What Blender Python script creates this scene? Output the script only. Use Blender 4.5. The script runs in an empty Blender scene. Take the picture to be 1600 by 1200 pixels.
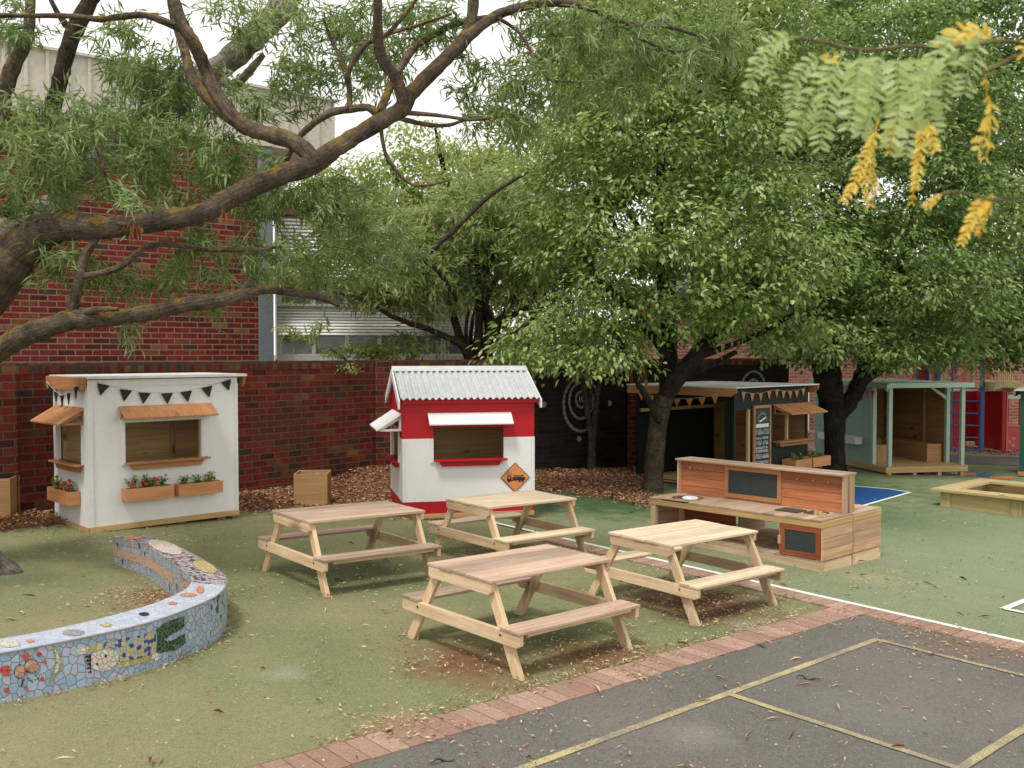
import bpy, bmesh, math, random
import numpy as np
from mathutils import Matrix, Vector, Euler
random.seed(7); rng = np.random.default_rng(7)
SC = bpy.context.scene; C = SC.collection
R = math.radians; PI = math.pi

# ------------------------------------------------------------------ camera, light, exposure
F = 1536.0; PITCH = .0328; H = 1.945; SLOPE = -.035
cd = bpy.data.cameras.new('camera'); cam = bpy.data.objects.new('camera', cd); C.objects.link(cam)
cam.location = (0, 0, H); cam.rotation_euler = (PI/2 - PITCH, 0, 0)
cd.lens = 36*F/1600; cd.sensor_width = 36; cd.clip_end = 2000; cd.clip_start = .05
cd.dof.use_dof = True; cd.dof.focus_distance = 9.0; cd.dof.aperture_fstop = 5.2
SC.camera = cam
SUN_EL, SUN_AZ = R(62), R(205)
w = bpy.data.worlds.new('World'); SC.world = w; w.use_nodes = True
wn = w.node_tree; wn.nodes.clear()
sky = wn.nodes.new('ShaderNodeTexSky'); sky.sky_type = 'NISHITA'; sky.sun_disc = False
sky.sun_elevation = SUN_EL; sky.sun_rotation = SUN_AZ
mixs = wn.nodes.new('ShaderNodeMix'); mixs.data_type = 'RGBA'; mixs.inputs[0].default_value = .86
wn.links.new(sky.outputs[0], mixs.inputs[6]); mixs.inputs[7].default_value = (12.7, 12.3, 11.7, 1)   # cloud layer over the blue
bg = wn.nodes.new('ShaderNodeBackground'); bg.inputs[1].default_value = .064
wo = wn.nodes.new('ShaderNodeOutputWorld')
wn.links.new(mixs.outputs[2], bg.inputs[0]); wn.links.new(bg.outputs[0], wo.inputs[0])
sl = bpy.data.lights.new('sun', 'SUN'); sl.energy = 1.5; sl.angle = R(12); sl.color = (1, .96, .9)
so = bpy.data.objects.new('sun', sl); C.objects.link(so)
sd = Vector((math.sin(SUN_AZ)*math.cos(SUN_EL), math.cos(SUN_AZ)*math.cos(SUN_EL), math.sin(SUN_EL)))
so.rotation_euler = sd.to_track_quat('Z', 'Y').to_euler()
SC.view_settings.view_transform = 'Standard'; SC.view_settings.look = 'None'
SC.view_settings.exposure = .72; SC.view_settings.gamma = 1

# ------------------------------------------------------------------ geometry helpers
def gz(x): return SLOPE*min(max(x, -8), 12)
def ray(px, py):
    u = (px-800)/F; v = (600-py)/F; c, s = math.cos(PITCH), math.sin(PITCH)
    return Vector((u, c+v*s, -s+v*c))
def at(px, py, y):
    d = ray(px, py); return Vector((0, 0, H)) + d*(y/d.y)
def gp(px, py):
    d = ray(px, py); t = -H/(d.z - SLOPE*d.x); return Vector((t*d.x, t*d.y, H+t*d.z))
def tag(o, label=None, cat=None, group=None, kind=None):
    if label: o['label'] = label
    if cat: o['category'] = cat
    if group: o['group'] = group
    if kind: o['kind'] = kind
    return o
def thing(name, label, cat, loc=(0, 0, 0), rz=0, group=None, rot=None):
    o = bpy.data.objects.new(name, None); C.objects.link(o); o.location = loc
    o.rotation_euler = rot if rot else (0, 0, rz); o.empty_display_size = .1
    return tag(o, label, cat, group)
def copy_tree(o, parent=None):
    c = o.copy(); C.objects.link(c); c.parent = parent
    for ch in list(o.children): copy_tree(ch, c)
    return c

class MB:
    def __init__(s): s.v = []; s.f = []; s.uv = []; s.r = []; s.g = []
    def _add(s, vs, fs, uvs, r):
        b = len(s.v); s.g.append((b, len(s.f))); s.v += [tuple(v) for v in vs]
        for f, u in zip(fs, uvs): s.f.append([b+i for i in f]); s.uv.append(u); s.r.append(r)
    def box(s, x0, x1, y0, y1, z0, z1, M=None, grain='x', off=True, r=None):
        P = [(x, y, z) for z in (z0, z1) for y in (y0, y1) for x in (x0, x1)]
        fs = [(0, 2, 3, 1), (4, 5, 7, 6), (0, 1, 5, 4), (2, 6, 7, 3), (0, 4, 6, 2), (1, 3, 7, 5)]
        ax = [(0, 1), (0, 1), (0, 2), (0, 2), (1, 2), (1, 2)]
        g = 'xyz'.index(grain); ou, ov = (random.uniform(0, 50), random.uniform(0, 50)) if off else (0, 0)
        uvs = []
        for f, (a, b) in zip(fs, ax):
            if off and b == g: a, b = b, a
            uvs.append([(P[i][a]+ou, P[i][b]+ov) for i in f])
        if M is not None: P = [M @ Vector(p) for p in P]
        s._add(P, fs, uvs, random.random() if r is None else r); return s
    def prism(s, poly, a0, a1, axis='y', M=None, r=None):
        # poly: 2-D points, extruded along axis ; y -> (x,z), x -> (y,z), z -> (x,y)
        def p3(p, a): return {'y': (p[0], a, p[1]), 'x': (a, p[0], p[1]), 'z': (p[0], p[1], a)}[axis]
        n = len(poly); area = sum(poly[i][0]*poly[(i+1) % n][1]-poly[(i+1) % n][0]*poly[i][1] for i in range(n))
        if (area < 0) != (axis == 'y'): poly = poly[::-1]
        P = [p3(p, a0) for p in poly] + [p3(p, a1) for p in poly]
        fs = [tuple(range(n-1, -1, -1)), tuple(range(n, 2*n))]; o = random.uniform(0, 50)
        uvs = [[(poly[i][0]+o, poly[i][1]+o) for i in fs[0]], [(poly[i][0]+o, poly[i][1]+o) for i in range(n)]]
        for i in range(n):
            j = (i+1) % n; fs.append((i, j, n+j, n+i)); l = math.dist(poly[i], poly[j])
            uvs.append([(o, o), (o+l, o), (o+l, o+abs(a1-a0)), (o, o+abs(a1-a0))])
        if M is not None: P = [M @ Vector(p) for p in P]
        s._add(P, fs, uvs, random.random() if r is None else r); return s
    def tube(s, pts, rad, n=8, cap=True, r=None):
        pts = [Vector(p) for p in pts]; m = len(pts)
        if not hasattr(rad, '__len__'): rad = [rad]*m
        t0 = (pts[1]-pts[0]).normalized(); u = t0.orthogonal().normalized(); rings = []
        for i in range(m):
            t = (pts[min(i+1, m-1)]-pts[max(i-1, 0)])
            t = t.normalized() if t.length > 1e-9 else t0
            u = (u - t*u.dot(t)); u = u.normalized() if u.length > 1e-6 else t.orthogonal().normalized()
            v = t.cross(u)
            rings.append([pts[i]+(u*math.cos(2*PI*k/n)+v*math.sin(2*PI*k/n))*rad[i] for k in range(n)])
        P = [p for rg in rings for p in rg]; fs = []; uvs = []; L = 0; o = random.uniform(0, 50)
        for i in range(m-1):
            l = (pts[i+1]-pts[i]).length
            for k in range(n):
                k2 = (k+1) % n; fs.append((i*n+k, i*n+k2, (i+1)*n+k2, (i+1)*n+k))
                c = 2*PI*max(rad[0], .005)/n
                uvs.append([(L+o, k*c), (L+o, (k+1)*c), (L+l+o, (k+1)*c), (L+l+o, k*c)])
            L += l
        if cap:
            fs.append(tuple(range(n-1, -1, -1))); uvs.append([(0, 0)]*n)
            fs.append(tuple((m-1)*n+k for k in range(n))); uvs.append([(0, 0)]*n)
        s._add(P, fs, uvs, random.random() if r is None else r); return s
    def poly(s, P, uv=None, r=None):
        s._add(P, [tuple(range(len(P)))], [uv or [(p[0], p[1]) for p in P]], random.random() if r is None else r); return s
    def build(s, name, mat, parent=None, bevel=0, smooth=False, each=False):
        if each and len(s.g) > 1:                       # one object per primitive
            o = None; gs = s.g+[(len(s.v), len(s.f))]
            for (v0, f0), (v1, f1) in zip(gs[:-1], gs[1:]):
                m = MB(); m.v = s.v[v0:v1]; m.f = [[i-v0 for i in f] for f in s.f[f0:f1]]; m.uv = s.uv[f0:f1]; m.r = s.r[f0:f1]
                o = m.build(name, mat, parent, bevel, smooth)
            return o
        me = bpy.data.meshes.new(name); me.from_pydata(s.v, [], s.f)
        uv = me.uv_layers.new(name='UVMap'); uv.data.foreach_set('uv', [c for f in s.uv for p in f for c in p])
        a = me.attributes.new('rnd', 'FLOAT', 'FACE'); a.data.foreach_set('value', s.r)
        if smooth: me.polygons.foreach_set('use_smooth', [True]*len(s.f))
        me.update()
        o = bpy.data.objects.new(name, me); C.objects.link(o); o.parent = parent
        if mat: me.materials.append(mat)
        if bevel:
            b = o.modifiers.new('bevel', 'BEVEL'); b.width = bevel; b.segments = 1; b.limit_method = 'ANGLE'
        return o

def smoothpath(pts, sub=6):
    """Catmull-Rom through points; each is a Vector plus radius."""
    out = []
    n = len(pts)
    for i in range(n-1):
        p0, p1, p2, p3 = pts[max(i-1, 0)], pts[i], pts[i+1], pts[min(i+2, n-1)]
        for k in range(sub):
            t = k/sub
            f = lambda a, b, c, d: .5*((2*b)+(-a+c)*t+(2*a-5*b+4*c-d)*t*t+(-a+3*b-3*c+d)*t**3)
            out.append((Vector([f(p0[0][j], p1[0][j], p2[0][j], p3[0][j]) for j in range(3)]), p1[1]*(1-t)+p2[1]*t))
    out.append(pts[-1]); return out

# ------------------------------------------------------------------ materials
class NT:
    def __init__(s, name):
        s.m = bpy.data.materials.new(name); s.m.use_nodes = True; s.t = s.m.node_tree; s.t.nodes.clear()
        s.out = s.n('ShaderNodeOutputMaterial'); s.b = s.n('ShaderNodeBsdfPrincipled'); s.l(s.b.outputs[0], s.out.inputs[0])
    def n(s, t, **k):
        x = s.t.nodes.new(t)
        for a, b in k.items(): setattr(x, a, b)
        return x
    def l(s, a, b): s.t.links.new(a, b)
    def noise(s, vec, scale, detail=4, rough=.6, out='Fac', dist=0):
        x = s.n('ShaderNodeTexNoise'); x.inputs['Scale'].default_value = scale; x.inputs['Detail'].default_value = detail
        x.inputs['Roughness'].default_value = rough; x.inputs['Distortion'].default_value = dist
        if vec: s.l(vec, x.inputs['Vector'])
        return x.outputs[out]
    def ramp(s, fac, stops, interp='LINEAR'):
        x = s.n('ShaderNodeValToRGB'); x.color_ramp.interpolation = interp; e = x.color_ramp.elements
        while len(e) < len(stops): e.new(.5)
        for el, (p, c) in zip(e, stops):
            el.position = p; el.color = (*c, 1) if len(c) == 3 else c
        s.l(fac, x.inputs[0]); return x.outputs[0]
    def mix(s, fac, a, b, mode='MIX'):
        x = s.n('ShaderNodeMix', data_type='RGBA', blend_type=mode)
        for i, v in ((0, fac), (6, a), (7, b)):
            if isinstance(v, (int, float)): x.inputs[i].default_value = v
            elif isinstance(v, tuple): x.inputs[i].default_value = (*v, 1) if len(v) == 3 else v
            else: s.l(v, x.inputs[i])
        return x.outputs[2]
    def math(s, op, a, b=None, clamp=False):
        x = s.n('ShaderNodeMath', operation=op, use_clamp=clamp)
        for i, v in enumerate((a, b)):
            if v is None: continue
            if isinstance(v, (int, float)): x.inputs[i].default_value = v
            else: s.l(v, x.inputs[i])
        return x.outputs[0]
    def coord(s, kind='Object'): return s.n('ShaderNodeTexCoord').outputs[kind]
    def scale(s, vec, sc):
        x = s.n('ShaderNodeMapping'); x.inputs['Scale'].default_value = sc; s.l(vec, x.inputs['Vector']); return x.outputs[0]
    def attr(s, name='rnd'): return s.n('ShaderNodeAttribute', attribute_name=name).outputs['Fac']
    def bump(s, h, strength=.3, dist=.01):
        x = s.n('ShaderNodeBump'); x.inputs['Strength'].default_value = strength; x.inputs['Distance'].default_value = dist
        s.l(h, x.inputs['Height']); s.l(x.outputs[0], s.b.inputs['Normal'])
    def base(s, col, rough=.6, spec=.3):
        if isinstance(col, tuple): s.b.inputs['Base Color'].default_value = (*col, 1)
        else: s.l(col, s.b.inputs['Base Color'])
        s.b.inputs['Roughness'].default_value = rough; s.b.inputs['Specular IOR Level'].default_value = spec
        return s

def wood(name, a, b, knots=0, rough=.65, var=.35, gs=1., dirt=0):
    t = NT(name); uv = t.coord('UV')
    g = t.noise(t.scale(uv, (2.2*gs, 38*gs, 1)), 1, 6, .65, dist=.6)
    g2 = t.noise(t.scale(uv, (.7*gs, 9*gs, 1)), 1, 3, .5, dist=1.2)
    c = t.ramp(t.math('ADD', t.math('MULTIPLY', g, .55), t.math('MULTIPLY', g2, .45)), [(.33, a), (.62, b)])
    rv = t.attr(); lum = t.ramp(rv, [(0, (1-var,)*3), (.5, (1, 1, 1)), (1, (1+var*.4, 1+var*.3, 1+var*.2))])
    c = t.mix(1, c, lum, 'MULTIPLY')
    if knots:
        v = t.n('ShaderNodeTexVoronoi', feature='F1'); v.inputs['Scale'].default_value = knots
        t.l(t.scale(uv, (1, 1.9, 1)), v.inputs['Vector'])
        k = t.ramp(v.outputs['Distance'], [(.06, (1, 1, 1)), (.17, (0, 0, 0))])
        c = t.mix(t.math('MULTIPLY', k, .8), c, tuple(x*.25 for x in a))
    if dirt:
        d = t.ramp(t.noise(t.coord(), 2.2, 5, .65), [(.4, (0, 0, 0)), (.75, (1, 1, 1))])
        c = t.mix(t.math('MULTIPLY', d, dirt), c, (.13, .11, .09))
    t.base(c, rough, .25); t.bump(g, .25, .003); return t.m
def paint(name, col, rough=.55, wear=.12, board=0):
    t = NT(name); o = t.coord(); n = t.noise(o, 1.7, 5, .6); n2 = t.noise(o, 24, 4, .7)
    f = t.ramp(t.math('ADD', t.math('MULTIPLY', n, .6), t.math('MULTIPLY', n2, .4)), [(.3, (1-wear*1.6,)*3), (.7, (1+wear*.2,)*3)])
    c = t.mix(1, (*col, 1), f, 'MULTIPLY'); t.base(c, rough, .3)
    h = n2
    if board:
        wv = t.n('ShaderNodeTexWave', wave_type='BANDS', bands_direction='Z', wave_profile='SAW'); wv.inputs['Scale'].default_value = board
        t.l(o, wv.inputs['Vector'])
        ln = t.ramp(wv.outputs['Fac'], [(0, (0, 0, 0)), (.03, (1, 1, 1))]); c2 = t.mix(ln, t.mix(.18, c, (0, 0, 0)), c); t.base(c2, rough, .3)
    t.bump(h, .15, .003); return t.m
def plain(name, col, rough=.6, metal=0, spec=.4):
    t = NT(name); n = t.noise(t.coord(), 14, 4); t.base(t.mix(1, (*col, 1), t.ramp(n, [(.25, (.82,)*3), (.75, (1.08,)*3)]), 'MULTIPLY'), rough, spec)
    t.b.inputs['Metallic'].default_value = metal; return t.m
def brick(name, cols, mortar=(.36, .29, .22), bw=.24, rh=.086, ms=.009, moss=.25, offset=.5, pale=0):
    t = NT(name); uv = t.coord('UV')
    wob = t.n('ShaderNodeVectorMath', operation='SCALE'); t.l(t.noise(uv, 30, 2, .5, out='Color'), wob.inputs[0]); wob.inputs[3].default_value = .006
    ad = t.n('ShaderNodeVectorMath', operation='ADD'); t.l(uv, ad.inputs[0]); t.l(wob.outputs[0], ad.inputs[1])
    b = t.n('ShaderNodeTexBrick'); b.offset = offset; t.l(ad.outputs[0], b.inputs['Vector'])
    for k, v in (('Scale', 1), ('Mortar Size', ms), ('Mortar Smooth', .25), ('Brick Width', bw), ('Row Height', rh), ('Bias', 0)): b.inputs[k].default_value = v
    b.inputs['Color1'].default_value = (0, 0, 0, 1); b.inputs['Color2'].default_value = (1, 1, 1, 1); b.inputs['Mortar'].default_value = (.5, .5, .5, 1)
    col = t.ramp(b.outputs['Color'], cols, 'CONSTANT')
    n = t.noise(uv, 9, 5, .7); col = t.mix(1, col, t.ramp(n, [(.25, (.45, .45, .42)), (.7, (1.0, .98, .95))]), 'MULTIPLY')
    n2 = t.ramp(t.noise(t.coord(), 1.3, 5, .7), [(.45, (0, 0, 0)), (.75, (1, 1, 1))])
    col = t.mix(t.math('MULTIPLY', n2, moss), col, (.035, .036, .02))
    mc = t.mix(t.noise(uv, 3, 4), (mortar[0]*.45, mortar[1]*.45, mortar[2]*.42), mortar)
    c = t.mix(b.outputs['Fac'], col, mc)
    if pale: c = t.mix(pale, c, (.6, .5, .42))
    t.base(c, .85, .2); inv = t.math('SUBTRACT', 1, b.outputs['Fac'])
    t.bump(t.math('ADD', inv, t.math('MULTIPLY', n, .3)), .6, .008); return t.m
def leafmat(name, a, b, c, trans=.4, rough=.5, spec=.35):
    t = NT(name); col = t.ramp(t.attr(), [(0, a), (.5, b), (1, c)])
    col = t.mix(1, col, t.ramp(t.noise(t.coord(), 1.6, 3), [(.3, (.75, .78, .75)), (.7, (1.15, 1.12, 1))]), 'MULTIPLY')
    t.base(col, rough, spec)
    tr = t.n('ShaderNodeBsdfTranslucent'); t.l(t.mix(.5, col, tuple(min(1, x*1.6) for x in b)), tr.inputs[0])
    ms = t.n('ShaderNodeMixShader'); ms.inputs[0].default_value = trans
    t.l(t.b.outputs[0], ms.inputs[1]); t.l(tr.outputs[0], ms.inputs[2]); t.l(ms.outputs[0], t.out.inputs[0]); return t.m
def bark(name, a, b, lichen=None, amt=.5, sc=1., pale=None):
    t = NT(name); o = t.coord('Object'); uv = t.coord('UV')
    r = t.noise(t.scale(uv, (6*sc, 26*sc, 1)), 1, 6, .7, dist=.8); r2 = t.noise(o, 3.5, 4, .6)
    c = t.ramp(t.math('ADD', t.math('MULTIPLY', r, .6), t.math('MULTIPLY', r2, .4)), [(.34, a), (.62, b)])
    c = t.mix(1, c, t.ramp(t.noise(t.scale(uv, (34, 5, 1)), 1, 4, .7), [(.3, (.6, .58, .55)), (.6, (1.1, 1.1, 1.1))]), 'MULTIPLY')
    c = t.mix(1, c, t.ramp(t.noise(o, 9, 5, .7), [(.3, (.5, .5, .5)), (.68, (1.25, 1.22, 1.18))]), 'MULTIPLY')
    if pale: c = t.mix(t.ramp(t.noise(o, 5, 4, .65), [(.48, (0, 0, 0)), (.56, (1, 1, 1))]), c, pale)
    if lichen:
        nn = t.n('ShaderNodeNewGeometry'); sp = t.n('ShaderNodeSeparateXYZ'); t.l(nn.outputs['Normal'], sp.inputs[0])
        up = t.math('ADD', t.math('MULTIPLY', sp.outputs[2], .13), t.noise(o, 5.5, 6, .8))
        c = t.mix(t.math('MULTIPLY', t.ramp(up, [(.56, (0, 0, 0)), (.66, (1, 1, 1))]), amt), c, lichen)
    t.base(c, .92, .1); t.bump(t.math('ADD', r, t.noise(o, 22, 5, .75)), 1, .03); return t.m

M = {}
M['pale_timber'] = wood('pale_timber', (.52, .35, .2), (.78, .6, .4), var=.22, knots=1.1, dirt=.2)
M['weathered_top'] = wood('weathered_top', (.31, .2, .14), (.6, .45, .34), var=.3, dirt=.2)
M['bleached_top'] = wood('bleached_top', (.5, .38, .25), (.78, .65, .47), var=.26, dirt=.15)
M['pine'] = wood('knotty_pine', (.5, .31, .14), (.74, .52, .27), knots=2.6, var=.2)
M['lumber'] = wood('lumber', (.42, .26, .11), (.6, .41, .2), var=.15)
M['orange_stain'] = wood('orange_stained_timber', (.33, .14, .055), (.5, .25, .115), var=.15, knots=2)
M['planter_wood'] = wood('planter_timber', (.45, .2, .085), (.62, .3, .14), var=.12)
M['pine_dark'] = wood('aged_pine', (.2, .11, .045), (.36, .22, .1), knots=2.4, var=.2)
M['tan_box'] = wood('tan_plywood', (.3, .17, .075), (.45, .27, .13), var=.1)
M['redgum'] = wood('red_hardwood', (.3, .085, .035), (.55, .22, .1), var=.45)
M['redgum_dark'] = wood('oiled_hardwood', (.2, .045, .02), (.34, .1, .045), var=.2)
M['hardwood'] = wood('hardwood', (.38, .22, .13), (.62, .43, .28), var=.35)
M['deck_wood'] = wood('deck_timber', (.3, .2, .13), (.52, .39, .28), var=.25)
M['green_pine'] = wood('treated_pine', (.34, .26, .12), (.52, .42, .22), var=.2, knots=1.5)
M['white'] = paint('white_paint', (.84, .84, .83), board=0)
M['white_board'] = paint('white_painted_boards', (.84, .84, .83), wear=.07)
M['red'] = paint('red_paint', (.5, .012, .02), .45, board=1.25)
M['mint'] = paint('mint_paint', (.3, .47, .39), board=1.3)
M['mint_light'] = paint('pale_mint_paint', (.45, .58, .5))
M['black_green'] = paint('black_green_paint', (.006, .012, .011), .6, board=1.3)
M['dark_flag'] = plain('black_pennant', (.012, .02, .022))
M['orange_flag'] = plain('orange_pennant', (.55, .22, .07))
M['red_flag'] = plain('red_pennant', (.5, .03, .03))
M['cord'] = plain('cord', (.6, .56, .48))
M['roof_white'] = plain('white_roof_sheet', (.72, .73, .72), .4)
M['corrugated'] = plain('zinc_sheet', (.5, .52, .52), .35, 0)
M['slate'] = plain('chalkboard', (.035, .045, .048), .7)
M['steel'] = plain('steel', (.75, .75, .74), .18, 1)
M['dark_metal'] = plain('dark_metal', (.05, .05, .05), .5)
M['soil'] = plain('soil', (.05, .03, .02), .95)
M['chalk'] = plain('chalk', (.75, .78, .74), .9)
M['sign_orange'] = plain('sign_orange', (.72, .27, .09), .5)
M['sign_black'] = plain('sign_black', (.02, .02, .02), .5)
M['shade_dark'] = plain('dark_gap', (.02, .018, .015), .9)
M['grey_column'] = plain('grey_column', (.2, .24, .27), .6)
M['cream_metal'] = plain('cream_metal', (.6, .56, .48), .5)
M['louvre'] = plain('white_louvre', (.86, .87, .84), .5)
M['glass'] = plain('window_glass', (.24, .26, .26), .08, 0, .6)
M['coral'] = plain('coral_post', (.75, .24, .16), .4)
M['blue'] = plain('blue_metal', (.06, .17, .42), .4)
M['play_red'] = plain('play_red', (.5, .02, .03), .4)
M['play_pink'] = plain('play_panel', (.62, .09, .1), .4)
M['yellow'] = plain('pale_yellow', (.75, .62, .33), .45)
M['dark_green_hut'] = paint('dark_green_paint', (.02, .09, .06), board=1.3)
M['petal'] = plain('petal_pink', (.7, .04, .09), .5)
RED = [(0, (.1, .022, .016)), (.12, (.19, .026, .02)), (.3, (.235, .03, .023)), (.46, (.15, .022, .017)), (.58, (.26, .04, .028)), (.7, (.21, .075, .035)), (.79, (.075, .045, .035)), (.83, (.2, .028, .021)), (.95, (.27, .12, .06))]
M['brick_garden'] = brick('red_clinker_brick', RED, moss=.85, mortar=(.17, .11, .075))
M['brick_coping'] = brick('coping_brick', [(0, (.14, .03, .02)), (.3, (.2, .075, .035)), (.5, (.1, .05, .03)), (.7, (.23, .04, .03)), (.85, (.22, .11, .05))], bw=.086, rh=.2, offset=0, mortar=(.1, .08, .06))
M['brick_building'] = brick('red_brick', RED, moss=.12, mortar=(.3, .22, .16))
M['brick_black'] = brick('black_painted_brick', [(0, (.012, .011, .01)), (.5, (.02, .013, .012)), (.8, (.03, .016, .014))], mortar=(.03, .024, .02), moss=.3)
M['brick_far'] = brick('pink_brick', [(0, (.36, .13, .1)), (.35, (.42, .17, .13)), (.7, (.33, .11, .09))], mortar=(.5, .4, .33), moss=.05)
M['leaf_willow'] = leafmat('narrow_leaf', (.09, .17, .04), (.21, .3, .095), (.5, .54, .34), .42, .42, .5)
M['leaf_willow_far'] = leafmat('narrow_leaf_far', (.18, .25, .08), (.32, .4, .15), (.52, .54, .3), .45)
M['leaf_pear'] = leafmat('pear_leaf', (.08, .155, .034), (.23, .33, .085), (.52, .58, .28), .32, .38, .5)
M['leaf_pear_dark'] = leafmat('pear_leaf_dark', (.065, .14, .032), (.19, .29, .078), (.45, .52, .25), .32, .4, .5)
M['leaf_yellow'] = leafmat('yellow_green_leaf', (.2, .28, .07), (.31, .38, .12), (.48, .52, .22), .5)
M['leaf_bush'] = leafmat('bush_leaf', (.15, .22, .05), (.28, .36, .1), (.45, .5, .2), .45)
M['leaf_dead'] = leafmat('dead_leaf', (.2, .05, .02), (.33, .1, .04), (.4, .18, .08), .3)
M['locust_green'] = leafmat('locust_leaf_green', (.38, .48, .16), (.5, .6, .28), (.62, .7, .44), .5)
M['locust_yellow'] = leafmat('locust_leaf_yellow', (.75, .5, .06), (.85, .6, .12), (.88, .7, .22), .5)
M['bark_lichen'] = bark('bark_lichen', (.05, .04, .03), (.24, .195, .15), (.3, .2, .03), .8)
M['bark_pale'] = bark('bark_pale', (.12, .1, .08), (.34, .3, .25), (.2, .2, .14), .3, pale=(.36, .32, .28))
M['bark_dark'] = bark('bark_dark', (.015, .013, .011), (.06, .05, .04), (.06, .07, .04), .3)
M['bark_root'] = bark('bark_root', (.05, .042, .036), (.3, .27, .23), None, sc=1.6)
M['bark_mid'] = bark('bark_mid', (.03, .024, .018), (.13, .1, .075), (.1, .11, .07), .4)
M['twig'] = bark('twig_bark', (.07, .055, .045), (.17, .14, .12))
M['twig_dark'] = bark('twig_bark_dark', (.02, .017, .013), (.07, .055, .045))

def ground_mat(name, base, alt, sand, sandamt, patches=(), speck=1.):
    t = NT(name); g = t.n('ShaderNodeNewGeometry').outputs['Position']
    f = t.noise(g, 420, 3, .8); m_ = t.noise(g, 38, 4, .7); l = t.noise(g, .55, 5, .62); l2 = t.noise(g, 2.3, 5, .7)
    c = t.mix(l2, base, alt)
    c = t.mix(1, c, t.ramp(f, [(.2, (.45,)*3), (.5, (1,)*3), (.8, (1.55,)*3)]), 'MULTIPLY')
    c = t.mix(1, c, t.ramp(m_, [(.3, (.8,)*3), (.7, (1.14,)*3)]), 'MULTIPLY')
    c = t.mix(1, c, t.ramp(t.noise(g, 130, 4, .85), [(.36, (.5,)*3), (.5, (1,)*3), (.64, (1.5,)*3)]), 'MULTIPLY')
    s1 = t.ramp(l, [(.36, (0, 0, 0)), (.72, (1, 1, 1))]); s2 = t.ramp(t.noise(g, 160, 3, .7), [(.5, (0, 0, 0)), (.68, (1, 1, 1))])
    c = t.mix(t.math('MULTIPLY', t.math('MULTIPLY', s1, t.math('ADD', t.math('MULTIPLY', s2, .7), .3)), sandamt), c, sand)
    for (x, y, rr, col, amt) in patches:
        v = t.n('ShaderNodeVectorMath', operation='DISTANCE'); t.l(g, v.inputs[0]); v.inputs[1].default_value = (x, y, gz(x))
        d = t.math('ADD', t.math('DIVIDE', v.outputs['Value'], rr), t.math('MULTIPLY', t.math('SUBTRACT', t.noise(g, 3.5, 5, .7), .5), 1.5))
        k = t.ramp(d, [(.25, (1, 1, 1)), (.95, (0, 0, 0))])
        k2 = t.math('ADD', t.math('MULTIPLY', t.noise(g, 90, 3, .7), 1.0), .05)
        c = t.mix(t.math('MULTIPLY', t.math('MULTIPLY', k, k2), amt), c, col)
    t.base(c, .95, .1); t.bump(f, .5*speck, .01); return t.m
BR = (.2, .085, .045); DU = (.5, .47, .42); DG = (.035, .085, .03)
M['turf'] = ground_mat('olive_turf', (.145, .17, .078), (.225, .235, .118), (.48, .37, .24), .8, [
    (-.25, 6.05, .55, BR, 1.5), (.55, 6.35, .55, BR, 1.3), (1.5, 7.75, .75, (.13, .06, .035), 1.6), (-1.35, 5.75, .2, DU, .38), (-.6, 5.0, .25, (.4, .25, .18), 1.2),
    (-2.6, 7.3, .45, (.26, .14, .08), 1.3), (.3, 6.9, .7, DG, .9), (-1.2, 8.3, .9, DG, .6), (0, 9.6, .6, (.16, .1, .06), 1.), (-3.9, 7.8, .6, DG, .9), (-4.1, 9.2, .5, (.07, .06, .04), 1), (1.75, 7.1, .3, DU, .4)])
M['court'] = ground_mat('green_turf', (.155, .2, .1), (.24, .265, .155), (.36, .35, .24), .6, [
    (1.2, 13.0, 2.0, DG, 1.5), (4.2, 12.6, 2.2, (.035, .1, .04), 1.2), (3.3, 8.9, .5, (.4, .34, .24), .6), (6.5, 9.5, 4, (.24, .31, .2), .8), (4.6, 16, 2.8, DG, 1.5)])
M['asphalt'] = ground_mat('asphalt', (.115, .107, .095), (.175, .163, .145), (.36, .31, .26), .5, [(.95, 5.0, .25, (.42, .39, .35), .35), (2.0, 5.4, .5, (.24, .23, .21), .4), (3.2, 6.8, .5, (.2, .12, .08), .9)])
M['asphalt_far'] = ground_mat('grey_asphalt', (.11, .11, .105), (.16, .155, .15), (.25, .22, .2), .4)
M['mulch_far'] = ground_mat('playground_mulch', (.3, .2, .16), (.42, .3, .25), (.2, .13, .1), .8)
M['mulch'] = ground_mat('bark_mulch', (.12, .055, .03), (.25, .13, .07), (.32, .2, .12), .7)
def chipmat(name, stops):
    t = NT(name); t.base(t.ramp(t.attr(), stops), .85, .15); return t.m
M['chips'] = chipmat('bark_chips', [(0, (.1, .04, .02)), (.4, (.27, .12, .06)), (.75, (.42, .24, .13)), (1, (.58, .42, .28))])
M['litter'] = chipmat('leaf_litter', [(0, (.14, .05, .02)), (.25, (.32, .17, .09)), (.6, (.5, .38, .24)), (.85, (.68, .56, .4)), (1, (.4, .36, .1))])
def linemat(name, col, wear, under):
    t = NT(name); g = t.n('ShaderNodeNewGeometry').outputs['Position']
    k = t.ramp(t.math('ADD', t.math('MULTIPLY', t.noise(g, 110, 4, .8), .7), t.math('MULTIPLY', t.noise(g, 3, 3), .4)), [(wear-.07, (1, 1, 1)), (wear+.07, (0, 0, 0))])
    t.base(t.mix(k, col, under), .85, .15); return t.m
M['line_yellow'] = linemat('yellow_line_paint', (.52, .45, .2), .57, (.2, .18, .15))
M['line_white'] = linemat('white_line_paint', (.72, .72, .66), .36, (.16, .2, .13))
M['line_blue'] = linemat('blue_court_paint', (.015, .07, .21), .36, (.06, .12, .1))
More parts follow.
